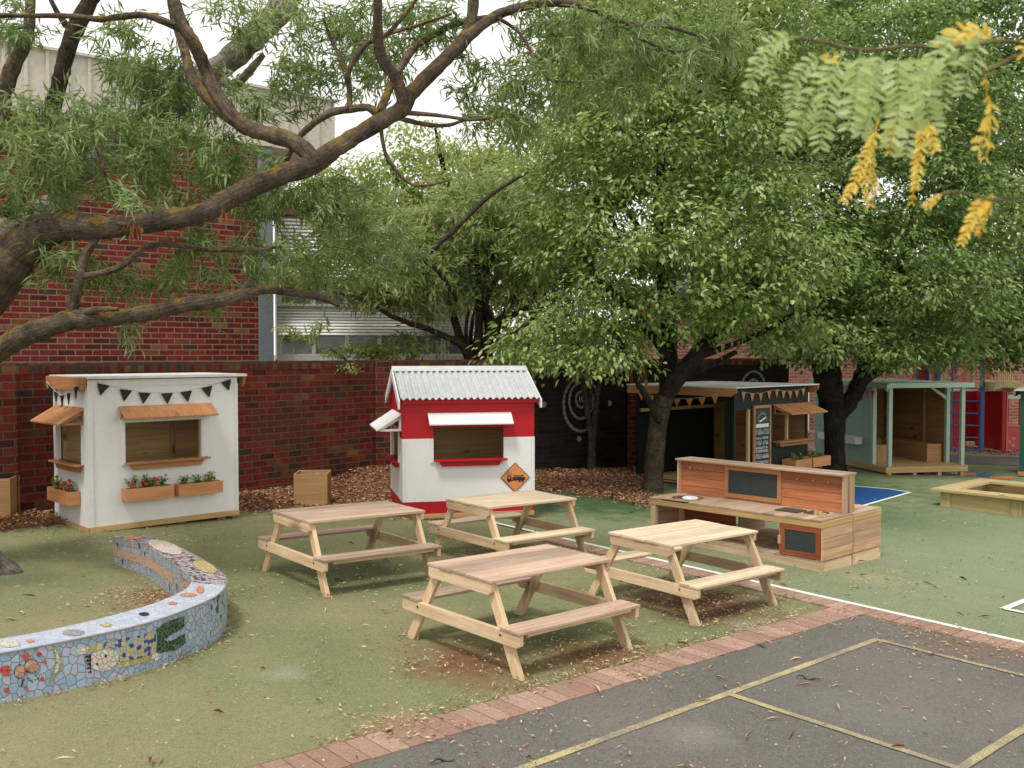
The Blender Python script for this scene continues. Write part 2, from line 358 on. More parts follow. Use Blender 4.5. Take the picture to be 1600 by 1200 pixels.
M['paver'] = (lambda t: (t.base(t.mix(t.math('MULTIPLY', t.ramp(t.noise(t.coord(), 2.5, 5, .7), [(.4, (0,)*3), (.7, (1,)*3)]), .45), t.mix(1, t.ramp(t.attr(), [(0, (.3, .18, .14)), (.5, (.36, .23, .18)), (1, (.43, .29, .23))]), t.ramp(t.noise(t.coord(), 60, 4, .7), [(.3, (.7,)*3), (.7, (1.2,)*3)]), 'MULTIPLY'), (.2, .17, .1)), .9, .15), t.m)[1])(NT('brick_paver'))

# ------------------------------------------------------------------ ground and paving
def sheet(name, pts, dz, mat, kind='structure'):
    """flat polygon laid on the sloping ground, split at the slope breaks"""
    me = bpy.data.meshes.new(name); bm = bmesh.new()
    f = bm.faces.new([bm.verts.new((p[0], p[1], 0)) for p in pts])
    for cx in (-8, 12):
        bmesh.ops.bisect_plane(bm, geom=bm.verts[:]+bm.edges[:]+bm.faces[:], plane_co=(cx, 0, 0), plane_no=(1, 0, 0))
    for v in bm.verts: v.co.z = gz(v.co.x)+dz
    bmesh.ops.recalc_face_normals(bm, faces=bm.faces[:])
    if bm.faces[0].normal.z < 0:
        for q in bm.faces: q.normal_flip()
    bm.to_mesh(me); bm.free(); me.materials.append(mat)
    o = bpy.data.objects.new(name, me); C.objects.link(o); tag(o, kind=kind); return o
sheet('ground', [(-400, -60), (400, -60), (400, 500), (-400, 500)], 0, M['turf'])
WL0 = Vector((-.19, 11.0)); WD = Vector((.682, -.732)); WNr = Vector((.732, .682))
Wp = lambda t, n=0: tuple(WL0+WD*t+WNr*n)
sheet('court_turf', [Wp(-1.6), Wp(14), (30, 0), (30, 19.6), (8, 19.6), (2.0, 17.2), (.4, 16.4)], .004, M['court'])
KD = Vector((math.cos(R(41.6)), math.sin(R(41.6)))); KN = Vector((-KD.y, KD.x)); K0 = Vector((-.77, 4.47))
Kp = lambda t, n=0: tuple(K0+KD*t+KN*n)
CORN = Vector((2.62, 7.45))
sheet('asphalt', [tuple(CORN+KN*.03+KD*.1), tuple(CORN+WD*14+KD*.12), (8, -4), (-8, -4), Kp(-9, .02)], .004, M['asphalt'])
mb = MB()
def bricks(origin, d, n, L, wdt, step=.086*1.3, gap=.006):
    k = 0
    while k*step < L:
        o = origin+d*(k*step); j = random.uniform(-.004, .004)
        a = [o+d*gap+n*j, o+d*(step)+n*j, o+d*(step)+n*(wdt+j), o+d*gap+n*(wdt+j)]
        z = .009+random.uniform(0, .003)
        P = [(p.x, p.y, gz(p.x)+z) for p in a] + [(p.x, p.y, gz(p.x)-.01) for p in a]
        r = random.random(); mb._add(P, [(0, 1, 2, 3), (0, 4, 5, 1), (1, 5, 6, 2), (2, 6, 7, 3), (3, 7, 4, 0)], [[(0, 0)]*4]*5, r); k += 1
bricks(K0-KD*5, KD, KN, 9.63, .25)
bricks(Vector(Wp(.6)), WD, -WNr, 11.5, .24)
o = mb.build('brick_edging', M['paver']); tag(o, kind='structure')
sheet('edging_bed', [Kp(-5, -.0), Kp(4.75, -.0), Kp(4.75, .27), Kp(-5, .27)], .003, M['mulch'])
def line(name, pts, wd, dz, mat):
    mb = MB()
    for a, b in zip(pts[:-1], pts[1:]):
        a, b = Vector(a[:2]), Vector(b[:2]); d = (b-a).normalized(); n = Vector((-d.y, d.x))*wd/2
        mb.poly([(p.x, p.y, gz(p.x)+dz) for p in (a-n, b-n, b+n, a+n)]); dz += .0004
    o = mb.build(name, mat); tag(o, kind='structure'); return o
A = Vector((2.57, 6.87)); B = Vector((1.25, 5.64)); DAB = (B-A).normalized(); DBC = (Vector((2.14, 4.71))-B).normalized()
line('yellow_court_line', [A-DAB*.02, A+DAB*6], .05, .008, M['line_yellow'])
line('yellow_court_line', [B, B+DBC*5], .05, .0095, M['line_yellow'])
line('yellow_court_line', [A, A+DBC*5], .05, .0095, M['line_yellow'])
C2 = Vector((2.16, 4.68)); line('yellow_court_line', [C2-DAB*4, C2+DAB*3], .05, .011, M['line_yellow'])
line('white_court_line', [Wp(-.1, .02), Wp(14, .02)], .06, .012, M['line_white'])
W2 = gp(1569, 953)
line('white_court_line', [W2, W2-Vector((*DAB, 0))*3], .06, .012, M['line_white'])
line('white_court_line', [W2, W2+Vector((*DBC, 0))*3], .06, .0135, M['line_white'])
bl = [gp(1240, 748), gp(1345, 762), gp(1385, 765), gp(1421, 770.5), gp(1385, 780), gp(1345, 792), gp(1200, 815)]
sheet('blue_court_patch', [(p.x, p.y) for p in bl], .008, M['line_blue'])
line('white_court_line', [gp(1240, 747), gp(1345, 761.5), gp(1390, 765), gp(1422, 770.5)], .05, .012, M['line_white'])
line('white_court_line', [gp(1422, 770.5), gp(1385, 781), gp(1345, 792.5), gp(1200, 816)], .05, .0135, M['line_white'])
sheet('grey_path', [(5.2, 19.75), (30, 19.75), (30, 22.2), (4, 22.2)], .006, M['asphalt_far'])
sheet('playground_mulch', [(4, 21.6), (40, 21.6), (40, 60), (-3, 60), (-3, 24)], .01, M['mulch_far'])
for x0, x1, y0, y1, m in ((1440, 1500, 739.5, 742, 'line_white'), (1498, 1524, 739.5, 743.5, 'coral'), (1524, 1550, 740, 745, 'blue'), (1545, 1580, 745, 749, 'sign_orange')):
    q = [gp(x0, y0), gp(x1, y0), gp(x1+4, y1), gp(x0+4, y1)]
    sheet('painted_marking', [(p.x, p.y) for p in q], .009, M[m])

# ------------------------------------------------------------------ brick garden wall
W0 = Vector((-1.95, 14.75)); a1 = R(52.9); d1 = Vector((math.cos(a1), math.sin(a1), 0)); a2 = R(27)
wall = thing('garden_wall', 'long red brick garden wall behind the playhouses, partly black with painted target rings', 'brick wall', (W0.x, W0.y, 0))
TOP = 1.82
M1 = Matrix.Rotation(a1, 4, 'Z'); M2 = Matrix.Rotation(a2, 4, 'Z')
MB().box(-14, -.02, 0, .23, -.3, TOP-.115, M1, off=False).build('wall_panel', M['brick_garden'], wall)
MB().box(-14, -.02, -.004, .234, TOP-.113, TOP, M1, off=False).build('coping', M['brick_coping'], wall)
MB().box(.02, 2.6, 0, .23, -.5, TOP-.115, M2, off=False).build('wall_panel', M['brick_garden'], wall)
MB().box(2.6, 4.4, 0, .23, -.5, TOP-.115, M2, off=False).build('painted_wall_panel', M['brick_black'], wall)
MB().box(4.75, 8.0, 0, .23, -.5, TOP-.115, M2, off=False).build('painted_wall_panel', M['brick_black'], wall)
MB().box(.02, 8.0, -.004, .234, TOP-.113, TOP, M2, off=False).build('coping', M['brick_coping'], wall)
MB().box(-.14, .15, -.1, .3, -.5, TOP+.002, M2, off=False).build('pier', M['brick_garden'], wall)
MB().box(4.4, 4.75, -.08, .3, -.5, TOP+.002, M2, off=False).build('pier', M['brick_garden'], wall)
up = None
def wall1_u(px):   # distance along panel 1 for a pixel column
    r_ = ray(px, 550); det = -r_.x*d1.y+r_.y*d1.x
    return (r_.x*W0.y-r_.y*W0.x)/det
u0 = wall1_u(20)
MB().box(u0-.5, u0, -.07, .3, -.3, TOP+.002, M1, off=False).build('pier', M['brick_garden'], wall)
# painted target: rings of white paint broken at each joint
d2 = Vector((math.cos(a2), math.sin(a2), 0)); n2 = Vector((math.sin(a2), -math.cos(a2), 0))
def wall2(px, py):
    r_ = ray(px, py); det = -r_.x*d2.y+r_.y*d2.x; t = (-W0.x*d2.y+W0.y*d2.x)/det
    return (r_.x*W0.y-r_.y*W0.x)/det, H+t*r_.z
def ring(mb, cx, cz, rx, rz, wd, a0=0, a1=2*PI, skip=.02, top=99):
    n = 30
    for k in range(n):
        t0 = a0+(a1-a0)*(k+.06)/n; t1 = a0+(a1-a0)*(k+.94)/n
        if random.random() < skip: continue
        wd_ = wd*random.uniform(.8, 1.1); P = []
        for t, q in ((t0, 0), (t1, 0), (t1, 1), (t0, 1)):
            x = cx+(rx-q*wd_)*math.cos(t); z = cz+(rz-q*wd_)*math.sin(t); P.append(M2 @ Vector((x, -.004, z)))
        if max((M2.inverted() @ p).z for p in P) < top: mb.poly(P)
mb = MB(); ux, uz = wall2(908, 624)
ring(mb, ux, uz-.08, .36, .47, .045); ring(mb, ux, uz-.02, .25, .32, .045); ring(mb, ux, uz, .12, .155, .045)
ring(mb, 7.15, 1.15, .34, .46, .05, top=1.68); ring(mb, 7.15, 1.18, .2, .28, .05, top=1.68)
for px, py in ((850, 632), (953, 630), (905, 686)):
    x, z = wall2(px, py); mb.poly([M2 @ Vector((x+.045*math.cos(t), -.004, z+.05*math.sin(t)*(1-.3*math.cos(t)))) for t in np.linspace(0, 2*PI, 9)[:-1]])
o = mb.build('painted_target', plain('wall_paint', (.26, .25, .22), .9), wall); tag(o, 'white painted target rings on the black wall')
def text_mesh(s, size, name, mat, parent, Mx):
    cu = bpy.data.curves.new(name, 'FONT'); cu.body = s; cu.size = size; cu.align_x = 'CENTER'; cu.align_y = 'CENTER'; cu.extrude = .0005
    tmp = bpy.data.objects.new('tmp', cu); C.objects.link(tmp); dg = bpy.context.evaluated_depsgraph_get()
    me = bpy.data.meshes.new_from_object(tmp.evaluated_get(dg)); bpy.data.objects.remove(tmp); me.materials.clear(); me.materials.append(mat)
    o = bpy.data.objects.new(name, me); C.objects.link(o); o.parent = parent; o.matrix_local = Mx; return o
text_mesh('10', .12, 'painted_number', M['chalk'], wall, M2 @ Matrix.Translation((ux, -.006, uz)) @ Matrix.Rotation(PI/2, 4, 'X'))

# ------------------------------------------------------------------ buildings behind
bA = R(39); bo = Vector((-4.14, 15.9, 0)); bt = thing('brick_building', 'tall red brick building with cream metal cladding along its top', 'building', bo, bA)
MB().box(-16, .05, 0, 6, -.5, 5.25, off=False).build('brick_wall', M['brick_building'], bt)
mb = MB().box(-16, 1.43, -.05, 6.1, 5.26, 6.16)
k = -16
while k < 1.4: mb.box(k, k+.045, -.085, -.05, 5.27, 6.15); k += .28
mb.box(-16, 1.46, -.12, -.0501, 6.161, 6.2)
mb.build('metal_cladding', M['cream_metal'], bt)
MB().box(.051, .3, -.03, .4, -.5, 5.24).build('corner_column', M['grey_column'], bt)
sb = thing('school_building', 'low building with white slatted sun louvres and a strip of windows above the brick wall', 'building', (-3.95, 16.6, 0), R(14))
MB().box(0, 3.45, .3, 5, -.5, 1.8, off=False).box(0, 3.45, .3, 5, 4.3, 4.5, off=False).build('brick_wall', M['brick_far'], sb)
MB().box(0, 3.45, .5, 5, 1.8, 4.3).build('wall', M['cream_metal'], sb)
MB().box(0, 3.45, -.02, .34, 1.78, 1.868).build('window_sill', M['louvre'], sb)
def louvre(z0, z1, y0, y1, n):
    mb = MB()
    for k in range(n):
        t = k/(n-1); z = z0+(z1-z0)*t; y = y0+(y1-y0)*t
        mb.box(0, 3.4, -.026, .026, -.006, .006, Matrix.Translation((0, y, z)) @ Matrix.Rotation(R(38), 4, 'X'))
    for x in np.arange(0, 3.45, 1.2): mb.tube([(x, y0+.05, z0-.03), (x, y1+.05, z1)], .012, 5)
    return mb.build('sun_louvre', M['louvre'], sb)
louvre(2.24, 2.82, -.35, .25, 12); louvre(3.2, 4.2, -.4, .25, 16)
for k in range(6):
    x = k*.56
    for z0, z1 in ((1.87, 2.3), (2.72, 3.15)):
        fr = MB().box(x, x+.07, .02, .1, z0, z1).box(x+.07, x+.56, .02, .1, z1-.03, z1).box(x+.07, x+.56, .02, .1, z0, z0+.04).build('window', M['louvre'], sb)
        MB().box(x+.07, x+.56, .105, .11, z0+.04, z1-.03).build('pane', M['glass'], fr)
hb = thing('brick_hall', 'pink brick hall far behind the playground frame', 'building', (4.6, 27.5, 0), R(4))
MB().box(0, 20, 0, 6, -.9, 3.4, off=False).build('brick_wall', M['brick_far'], hb)
MB().prism([(-.3, 3.4), (20.3, 3.4), (19, 4.6), (1, 4.6)], -.3, 6.3).build('roof', M['asphalt_far'], hb)
for x, z0, z1 in ((3.5, -.6, 1.0), (13.2, .2, 1.2), (16.5, .2, 1.2)):
    fr = MB().box(x, x+.3, -.04, -.002, z0, z1).build('window', M['louvre'], hb)
    MB().box(x+.05, x+.25, -.045, -.041, z0+.05, z1-.05).build('pane', M['glass'], fr)

# ------------------------------------------------------------------ picnic tables
def make_table(topmat, label):
    t = thing('picnic_table', label, 'picnic table', group='children\'s picnic tables on the turf')
    L, W, Ht, Bo, Bi, Hb, Fx, Fy = 1.12, .629, .559, .574, .394, .298, .519, .56
    mb = MB(); n = 5; pw = W/n; th = .019
    for k in range(n): mb.box(-L/2+random.uniform(-.004, .004), L/2+random.uniform(-.004, .004), -W/2+k*pw+.002, -W/2+(k+1)*pw-.002, Ht-th, Ht+random.uniform(-.0015, .0015))
    mb.build('tabletop', M[topmat], t, bevel=.002)
    for s in (-1, 1):
        mb = MB(); y0 = s*Bi; y1 = s*Bo; ym = (y0+y1)/2
        for a, b in ((y0, ym), (ym, y1)): mb.box(-L/2, L/2, min(a, b)+.0015, max(a, b)-.0015, Hb-.019, Hb)
        mb.build('bench_seat', M[topmat], t, bevel=.002)
        MB().box(-L/2+.1, L/2-.06, s*(Bo-.045)-.014, s*(Bo-.045)+.014, Hb-.045, Hb-.0191).build('bench_rail', M['pale_timber'], t)
    for sx in (-1, 1):
        xe = sx*Fx                                           # outer face of the legs
        xa, xb = sorted((xe, xe-sx*.035))
        for sy in (-1, 1):                                   # splayed leg, a slanted board 75 mm wide
            yt = sy*.235; w_ = .037
            P = [(sy*Fy, 0), (sy*(Fy-.078), 0), (yt-sy*w_, Ht-.022), (yt+sy*w_, Ht-.022)]
            mb = MB(); o_ = random.uniform(0, 50)
            mb.prism(P, xa, xb, axis='x')
            u = mb.uv; q = [[(p[1], p[0]) for p in f] for f in mb.uv[:2]]; mb.uv[:2] = q
            mb.build('leg', M['pale_timber'], t, bevel=.002)
        xa, xb = sorted((xe+sx*.001, xe+sx*.034))            # beams lap the outside of the legs
        MB().prism([(-Bo+.008, Hb-.0195), (Bo-.008, Hb-.0195), (Bo-.008, Hb-.085), (Bo-.035, Hb-.1), (-Bo+.035, Hb-.1), (-Bo+.008, Hb-.085)], xa, xb, axis='x').build('cross_beam', M['pale_timber'], t, bevel=.002)
        MB().prism([(-W/2+.012, Ht-.0195), (W/2-.012, Ht-.0195), (W/2-.012, Ht-.075), (W/2-.035, Ht-.095), (-W/2+.035, Ht-.095), (-W/2+.012, Ht-.075)], xa, xb, axis='x').build('top_batten', M['pale_timber'], t, bevel=.002)
        mb = MB()
        for sy in (-1, 1):
            for z in (Hb-.05, ): mb.tube([(xb if sx > 0 else xa, sy*.4, z), ((xb if sx > 0 else xa)+sx*.006, sy*.4, z)], .007, 8)
        mb.build('bolt', M['dark_metal'], t, each=True)
    return t
tabs = [(-1.392, 8.282, .702, 'weathered_top', 'brown topped small picnic table left of the others, in front of the tan planter box'),
        (.046, 6.516, .761, 'weathered_top', 'brown topped small picnic table nearest the asphalt, closest of the four'),
        (-.02, 9.30, .73, 'bleached_top', 'pale small picnic table directly in front of the red and white playhouse'),
        (1.364, 7.834, .735, 'bleached_top', 'pale bleached small picnic table in front of the mud kitchen')]
for x, y, a, m, lb in tabs:
    t = make_table(m, lb); t.location = (x, y, gz(x)-.004)
    nrm = Vector((-SLOPE, 0, 1)).normalized(); q = Vector((0, 0, 1)).rotation_difference(nrm).to_matrix().to_4x4() @ Matrix.Rotation(a, 4, 'Z')
    t.rotation_euler = q.to_euler()

# ------------------------------------------------------------------ playhouse pieces
def wallhole(mb, L, y0, y1, z0, z1, hole=None, M_=None, x0=0, **k):
    if not hole: mb.box(x0, L, y0, y1, z0, z1, M_, **k); return mb
    a, b, c, d = hole
    mb.box(x0, a, y0, y1, z0, z1, M_, **k); mb.box(b, L, y0, y1, z0, z1, M_, **k)
    if c > z0: mb.box(a, b, y0, y1, z0, c, M_, **k)
    mb.box(a, b, y0, y1, d, z1, M_, **k); return mb
def awning(parent, M_, x0, x1, zt, zb, out, mat, slope_side=True):
    """sloping board on two triangular brackets, front is -y"""
    mb = MB(); n = 2
    for k in range(n):
        ya, yb = -out*k/n, -out*(k+1)/n; za, zb_ = zt+(zb-zt)*k/n, zt+(zb-zt)*(k+1)/n
        mb.prism([(ya, za), (yb+.002, zb_), (yb+.002, zb_-.018), (ya, za-.018)], x0, x1, axis='x', M=M_)
    aw = mb.build('awning', mat, parent, bevel=.002)
    mb = MB()
    for x in (x0+.02, x1-.045):
        mb.box(x, x+.025, -.025, -.001, zb-.02, zt-.02, M_, grain='z')
        mb.box(x, x+.025, -out+.04, -.026, zb-.02, zb+.005, M_, grain='y')
        mb.prism([(-.03, zt-.045), (-.03, zt-.075), (-out+.04, zb-.02), (-out+.02, zb+.0)], x, x+.025, axis='x', M=M_)
    mb.build('bracket', mat, aw, each=True); return aw
def shelf(parent, M_, x0, x1, z, out, mat):
    s_ = MB().box(x0, x1, -out, .05, z, z+.02, M_).build('window_shelf', mat, parent, bevel=.002)
    MB().prism([(x0+.05, z-.001), (x1-.05, z-.001), (x1-.09, z-.06), (x0+.09, z-.06)], -out+.05, -.003, axis='y', M=M_).build('apron', mat, s_); return s_
def frame(parent, M_, a, b, c, d, mat, w_=.035, pr=.02):
    return MB().box(a-w_, a, -pr, .0-.001, c-.02, d+w_, M_, grain='z').box(b, b+w_, -pr, -.001, c-.02, d+w_, M_, grain='z').box(a, b, -pr, -.001, d, d+w_, M_).build('window_frame', mat, parent, bevel=.0015, each=True)
def bunting(label, Mw, pts, tips, mat, matc, n=None, wd=.09):
    """pennants hung on a cord; points in the local frame of the wall (y is out of the wall)"""
    t = thing('bunting', label, 'bunting'); t.matrix_world = Mw
    yo = -.012
    for (x, z), (tx, tz) in zip(pts, tips):
        a = math.atan2(tx-x, z-tz)*.7; l = math.hypot(tx-x, tz-z); h = wd/2
        P = [(x-h*math.cos(a), z-h*math.sin(a)), (x+h*math.cos(a), z+h*math.sin(a)), (tx, tz)]
        MB().prism(P, yo-.006, yo, axis='y').build('pennant', mat, t)
    mb = MB(); mb.tube([(x, yo-.009, z+.003) for x, z in [(pts[0][0]-.07, pts[0][1]+.03)]+list(pts)+[(pts[-1][0]+.06, pts[-1][1]+.03)]], .0025, 5)
    mb.build('cord', matc, t); return t
def leaf_arrays(P, D, N, L, W, fold=.25, droop=.0):
    """P base points, D directions, N up-ish vectors, L lengths, W widths -> verts (n*4,3), faces"""
    D = D/np.linalg.norm(D, axis=1, keepdims=True); S = np.cross(D, N); S /= np.linalg.norm(S, axis=1, keepdims=True)+1e-9; U = np.cross(S, D)
    L = L[:, None]; W = W[:, None]
    T = P+D*L+U*(-droop*L); mid = P+D*L*.42+U*(fold*W)
    V = np.stack([P, mid+S*W*.5, T, mid-S*W*.5], 1).reshape(-1, 3); n = len(P)
    b = np.arange(n)[:, None]*4; Fc = np.concatenate([b+[[0, 1, 2]], b+[[0, 2, 3]]], 1).reshape(-1, 3); return V, Fc
def broad_arrays(P, D, N, L, W, fold=.3, droop=.15):
    D = D/np.linalg.norm(D, axis=1, keepdims=True); S = np.cross(D, N); S /= np.linalg.norm(S, axis=1, keepdims=True)+1e-9; U = np.cross(S, D)
    L = L[:, None]; W = W[:, None]
    c1 = P+D*L*.3+U*(fold*W*.6); c2 = P+D*L*.7+U*(fold*W*.35-droop*.35*L); T = P+D*L-U*(droop*L)
    V = np.stack([P, c1+S*W*.48, c2+S*W*.36, T, c2-S*W*.36, c1-S*W*.48], 1).reshape(-1, 3); n = len(P)
    b = np.arange(n)[:, None]*6; Fc = np.concatenate([b+[[0, 1, 3]], b+[[1, 2, 3]], b+[[0, 3, 5]], b+[[5, 3, 4]]], 1).reshape(-1, 3); return V, Fc
def tri_mesh(name, V, Fc, rnd, mat, parent=None):
    me = bpy.data.meshes.new(name); me.vertices.add(len(V)); me.vertices.foreach_set('co', V.astype(np.float32).ravel())
    nf = len(Fc); me.loops.add(nf*3); me.loops.foreach_set('vertex_index', Fc.astype(np.int32).ravel())
    me.polygons.add(nf); me.polygons.foreach_set('loop_start', np.arange(nf, dtype=np.int32)*3); me.polygons.foreach_set('loop_total', np.full(nf, 3, np.int32))
    a = me.attributes.new('rnd', 'FLOAT', 'FACE'); a.data.foreach_set('value', rnd.astype(np.float32)); me.update(); me.validate()
    me.materials.append(mat); o = bpy.data.objects.new(name, me); C.objects.link(o); o.parent = parent; return o
def plant(parent, x0, x1, y, z, n=3, hmax=.13, flowers=3, seed=0, M_=Matrix()):
    r = np.random.default_rng(seed); P = []; D = []; mb = MB(); fl = MB()
    for k in range(n):
        cx = x0+(x1-x0)*(k+.5)/n+r.uniform(-.03, .03); h = hmax*r.uniform(.45, 1)
        for j in range(4):
            tp = Vector((cx+r.uniform(-.05, .05), y+r.uniform(-.03, .03), z+h*r.uniform(.5, 1)))
            mb.tube([M_ @ Vector((cx, y, z-.01)), M_ @ tp], .0018, 4)
            for i in range(16):
                s = r.uniform(.35, 1.05); b = Vector((cx, y, z))*(1-s)+tp*s; P.append(M_ @ (b+Vector(r.normal(0, .012, 3)))); D.append(r.normal(0, 1, 3)+[0, 0, .2])
    for k in range(flowers):
        fl = MB()
        c = M_ @ Vector((r.uniform(x0+.03, x1-.03), y-.02, z+r.uniform(.02, hmax*.75)))
        for i in range(14):
            d = Vector(r.normal(0, 1, 3)).normalized(); e = d.orthogonal().normalized()*.012; g = d.cross(e)
            fl.poly([c, c+d*.018+e, c+d*.024, c+d*.018-e], r=.5)
        fl.build('flower', M['petal'], parent)
    mb.tube([M_ @ Vector((x0, y, z-.012)), M_ @ Vector((x1, y, z-.012))], .003, 4); mb.build('stem', M['twig_dark'], parent)
    P = np.array(P); D = np.array(D); m = len(P)
    V, Fc = leaf_arrays(P, D, np.tile([0, 0, 1.], (m, 1))+r.normal(0, .3, (m, 3)), r.uniform(.026, .045, m), r.uniform(.02, .032, m))
    tri_mesh('foliage', V, Fc, np.repeat(r.random(m)*.9, 2), M['leaf_pear'], parent)
def planter(label, Mw, x0, x1, z0, z1, out=.13, seed=0, flowers=4, mat='planter_wood', plants=3, hmax=.14, group='planter boxes hung on the playhouses'):
    t = thing('planter_box', label, 'planter box', group=group); t.matrix_world = Mw
    th = .014
    mb = MB().box(x0, x1, -out, -out+th, z0, z1).box(x0, x1, -th-.004, -.004, z0, z1).box(x0, x0+th, -out+th, -.004-th, z0, z1, grain='y').box(x1-th, x1, -out+th, -.004-th, z0, z1, grain='y').box(x0+th, x1-th, -out+th, -.004-th, z0, z0+th)
    mb.build('box', M[mat], t, bevel=.0015)
    MB().box(x0+th, x1-th, -out+th, -.004-th, z0+th, z1-.03).build('soil', M['soil'], t)
    if plants: plant(t, x0+.03, x1-.03, -out/2, z1-.03, plants, hmax, flowers, seed)
    return t
def mat_at(o, ang): return Matrix.Translation((o[0], o[1], 0)) @ Matrix.Rotation(R(ang), 4, 'Z')

# ---- white playhouse (front along 44 deg, left side along 134 deg)
WA = (-4.2, 9.7); MW = mat_at(WA, 44); Mside = Matrix.Rotation(R(90), 4, 'Z')   # side: x runs back along the left wall, -y points into the hut -> mirrored below
# for left walls use a frame whose +x runs from the back corner to the front corner, so that -y faces out
def left_frame(Mh, depth): return Mh @ Matrix.Translation((0, depth, 0)) @ Matrix.Rotation(R(-90), 4, 'Z')
def rel(Mh, Mx): return Mh.inverted() @ Mx
L_, D_ = 1.62, .93
ph = thing('playhouse', 'white timber playhouse with orange awnings and black pennants, standing by the brick wall', 'playhouse'); ph.matrix_world = MW
hole = (.37, 1.19, .815, 1.225); hl = (.16, .81, .82, 1.24)
LF = left_frame(Matrix(), D_)
mb = MB(); wallhole(mb, L_, 0, .018, .2, 1.665, hole, grain='z'); wallhole(mb, D_-.001, 0, .018, .2, 1.665, hl, LF, grain='z', x0=.001)
mb.box(L_-.018, L_, .0185, D_, .2, 1.665); mb.box(.0185, L_-.0185, D_-.018, D_, .2, 1.665)
mb.build('wall', M['white_board'], ph)
mb = MB(); wallhole(mb, L_-.03, .0185, .05, .2, 1.6, hole, grain='z', x0=.03)
for k in range(7): mb.box(.03, L_-.03, D_-.05, D_-.0185, .2+k*.2, .398+k*.2)
mb.box(.019, .03, .05, D_-.05, .2, .8).box(L_-.03, L_-.019, .05, D_-.05, .2, 1.6).box(L_-.1, L_-.031, .2, .24, .2, 1.6, grain='z').box(.03, L_-.03, .05, D_-.05, .2, .215).box(.06, .1, D_-.09, D_-.051, .2, 1.6, grain='z').box(1.25, 1.3, D_-.09, D_-.051, .2, 1.6, grain='z')
mb.build('interior_lining', M['pine'], ph)
mb = MB().box(.004, L_+.01, -.02, .018, .145, .199).box(-.018, .0, -.02, D_+.01, .145, .199, grain='y').box(0, L_, .0185, D_, .165, .199)
mb.build('floor_frame', M['lumber'], ph)
mb = MB()
for x in (.04, .5, .95, 1.4):
    for y in (.03, .8): mb.box(x, x+.09, y, y+.09, gz(-3.8)-.1, .144 if y < .5 else .164)
mb.build('support_block', M['orange_stain'], ph, each=True)
mb = MB().box(0, .05, -.012, -.001, .2, 1.664, grain='z').box(L_-.03, L_+.008, -.008, -.001, .2, 1.6, grain='z').box(-.012, -.001, 0, .06, .2, 1.6, grain='z').box(.05, L_, -.01, -.001, 1.6, 1.664)
mb.build('corner_trim', M['white'], ph, each=True)
MB().box(-.02, L_+.1, -.05, D_+.05, 1.69, 1.702).box(-.02, L_+.1, -.05, -.042, 1.675, 1.6899).build('roof', M['roof_white'], ph)
fas = lambda x0, x1: MB().prism([(-.05, 1.689), (D_+.06, 1.689), (D_+.06, 1.6), (D_+.03, 1.56), (.0, 1.56), (-.03, 1.6)], x0, x1, axis='x')
fas(-.05, -.02).build('fascia', M['orange_stain'], ph, bevel=.002); fas(L_+.06, L_+.09).build('fascia', M['orange_stain'], ph, bevel=.002)
frame(ph, Matrix(), *hole, M['white']); frame(ph, LF, *hl, M['white'])
awning(ph, Matrix(), .31, 1.32, 1.395, 1.28, .16, M['orange_stain']); awning(ph, LF, .08, .88, 1.39, 1.24, .26, M['orange_stain'])
shelf(ph, Matrix(), .36, 1.26, .80, .1, M['orange_stain']); shelf(ph, LF, .12, .85, .80, .1, M['orange_stain'])
tips = [(.128, 1.509), (.365, 1.443), (.563, 1.41), (.822, 1.4), (1.048, 1.412), (1.289, 1.452), (1.522, 1.522)]
bunting('string of seven black pennants across the front of the white playhouse', MW, [(.161, 1.62), (.386, 1.56), (.578, 1.525), (.817, 1.513), (1.028, 1.526), (1.261, 1.57), (1.486, 1.63)], tips, M['dark_flag'], M['cord'], wd=.13)
px_ = [.12, .29, .46, .64, .84]; pz = [1.6, 1.535, 1.5, 1.53, 1.6]
bunting('string of five small black pennants on the narrow left side of the white playhouse', MW @ LF @ Matrix.Translation((0, -.055, 0)), list(zip(px_, pz)), [(x, z-.12) for x, z in zip(px_, pz)], M['dark_flag'], M['cord'], wd=.1)
planter('flower box with red geraniums below the left part of the white playhouse front window', MW, .33, .83, .43, .56, seed=1, flowers=7, hmax=.18, plants=4)
planter('flower box with sparse straggly plants at the right of the white playhouse front', MW, .885, 1.38, .43, .555, seed=2, flowers=2, hmax=.2, plants=3)
planter('flower box with pink flowers on the narrow left side of the white playhouse', MW @ LF, .16, .74, .41, .545, seed=3, flowers=6, hmax=.24, plants=4)

# ---- red and white playhouse with corrugated roof
MR = mat_at((-1.24, 11.08), 13); L_, D_ = 1.535, 1.28
rp = thing('playhouse', 'red and white playhouse with a corrugated gable roof and a fire truck sign', 'playhouse'); rp.matrix_world = MR
LF = left_frame(Matrix(), D_); hole = (.354, 1.174, .715, 1.08); hl = (.28, 1.0, .68, 1.04)
def redwall(z0, z1, mat, nm):
    mb = MB()
    def pc(L, yy0, yy1, hl_, M_=None, x0=0):
        a, b, c, d = hl_
        if z1 <= c or z0 >= d: mb.box(x0, L, yy0, yy1, z0, z1, M_); return
        c2, d2 = max(c, z0), min(d, z1)
        mb.box(x0, a, yy0, yy1, z0, z1, M_); mb.box(b, L, yy0, yy1, z0, z1, M_)
        if c2 > z0: mb.box(a, b, yy0, yy1, z0, c2, M_)
        if d2 < z1: mb.box(a, b, yy0, yy1, d2, z1, M_)
    pc(L_, 0, .018, hole); pc(D_-.001, 0, .018, hl, LF, .001)
    mb.box(L_-.018, L_, .0185, D_, z0, z1); mb.box(.0185, L_-.0185, D_-.018, D_, z0, z1)
    return mb.build(nm, M[mat], rp)
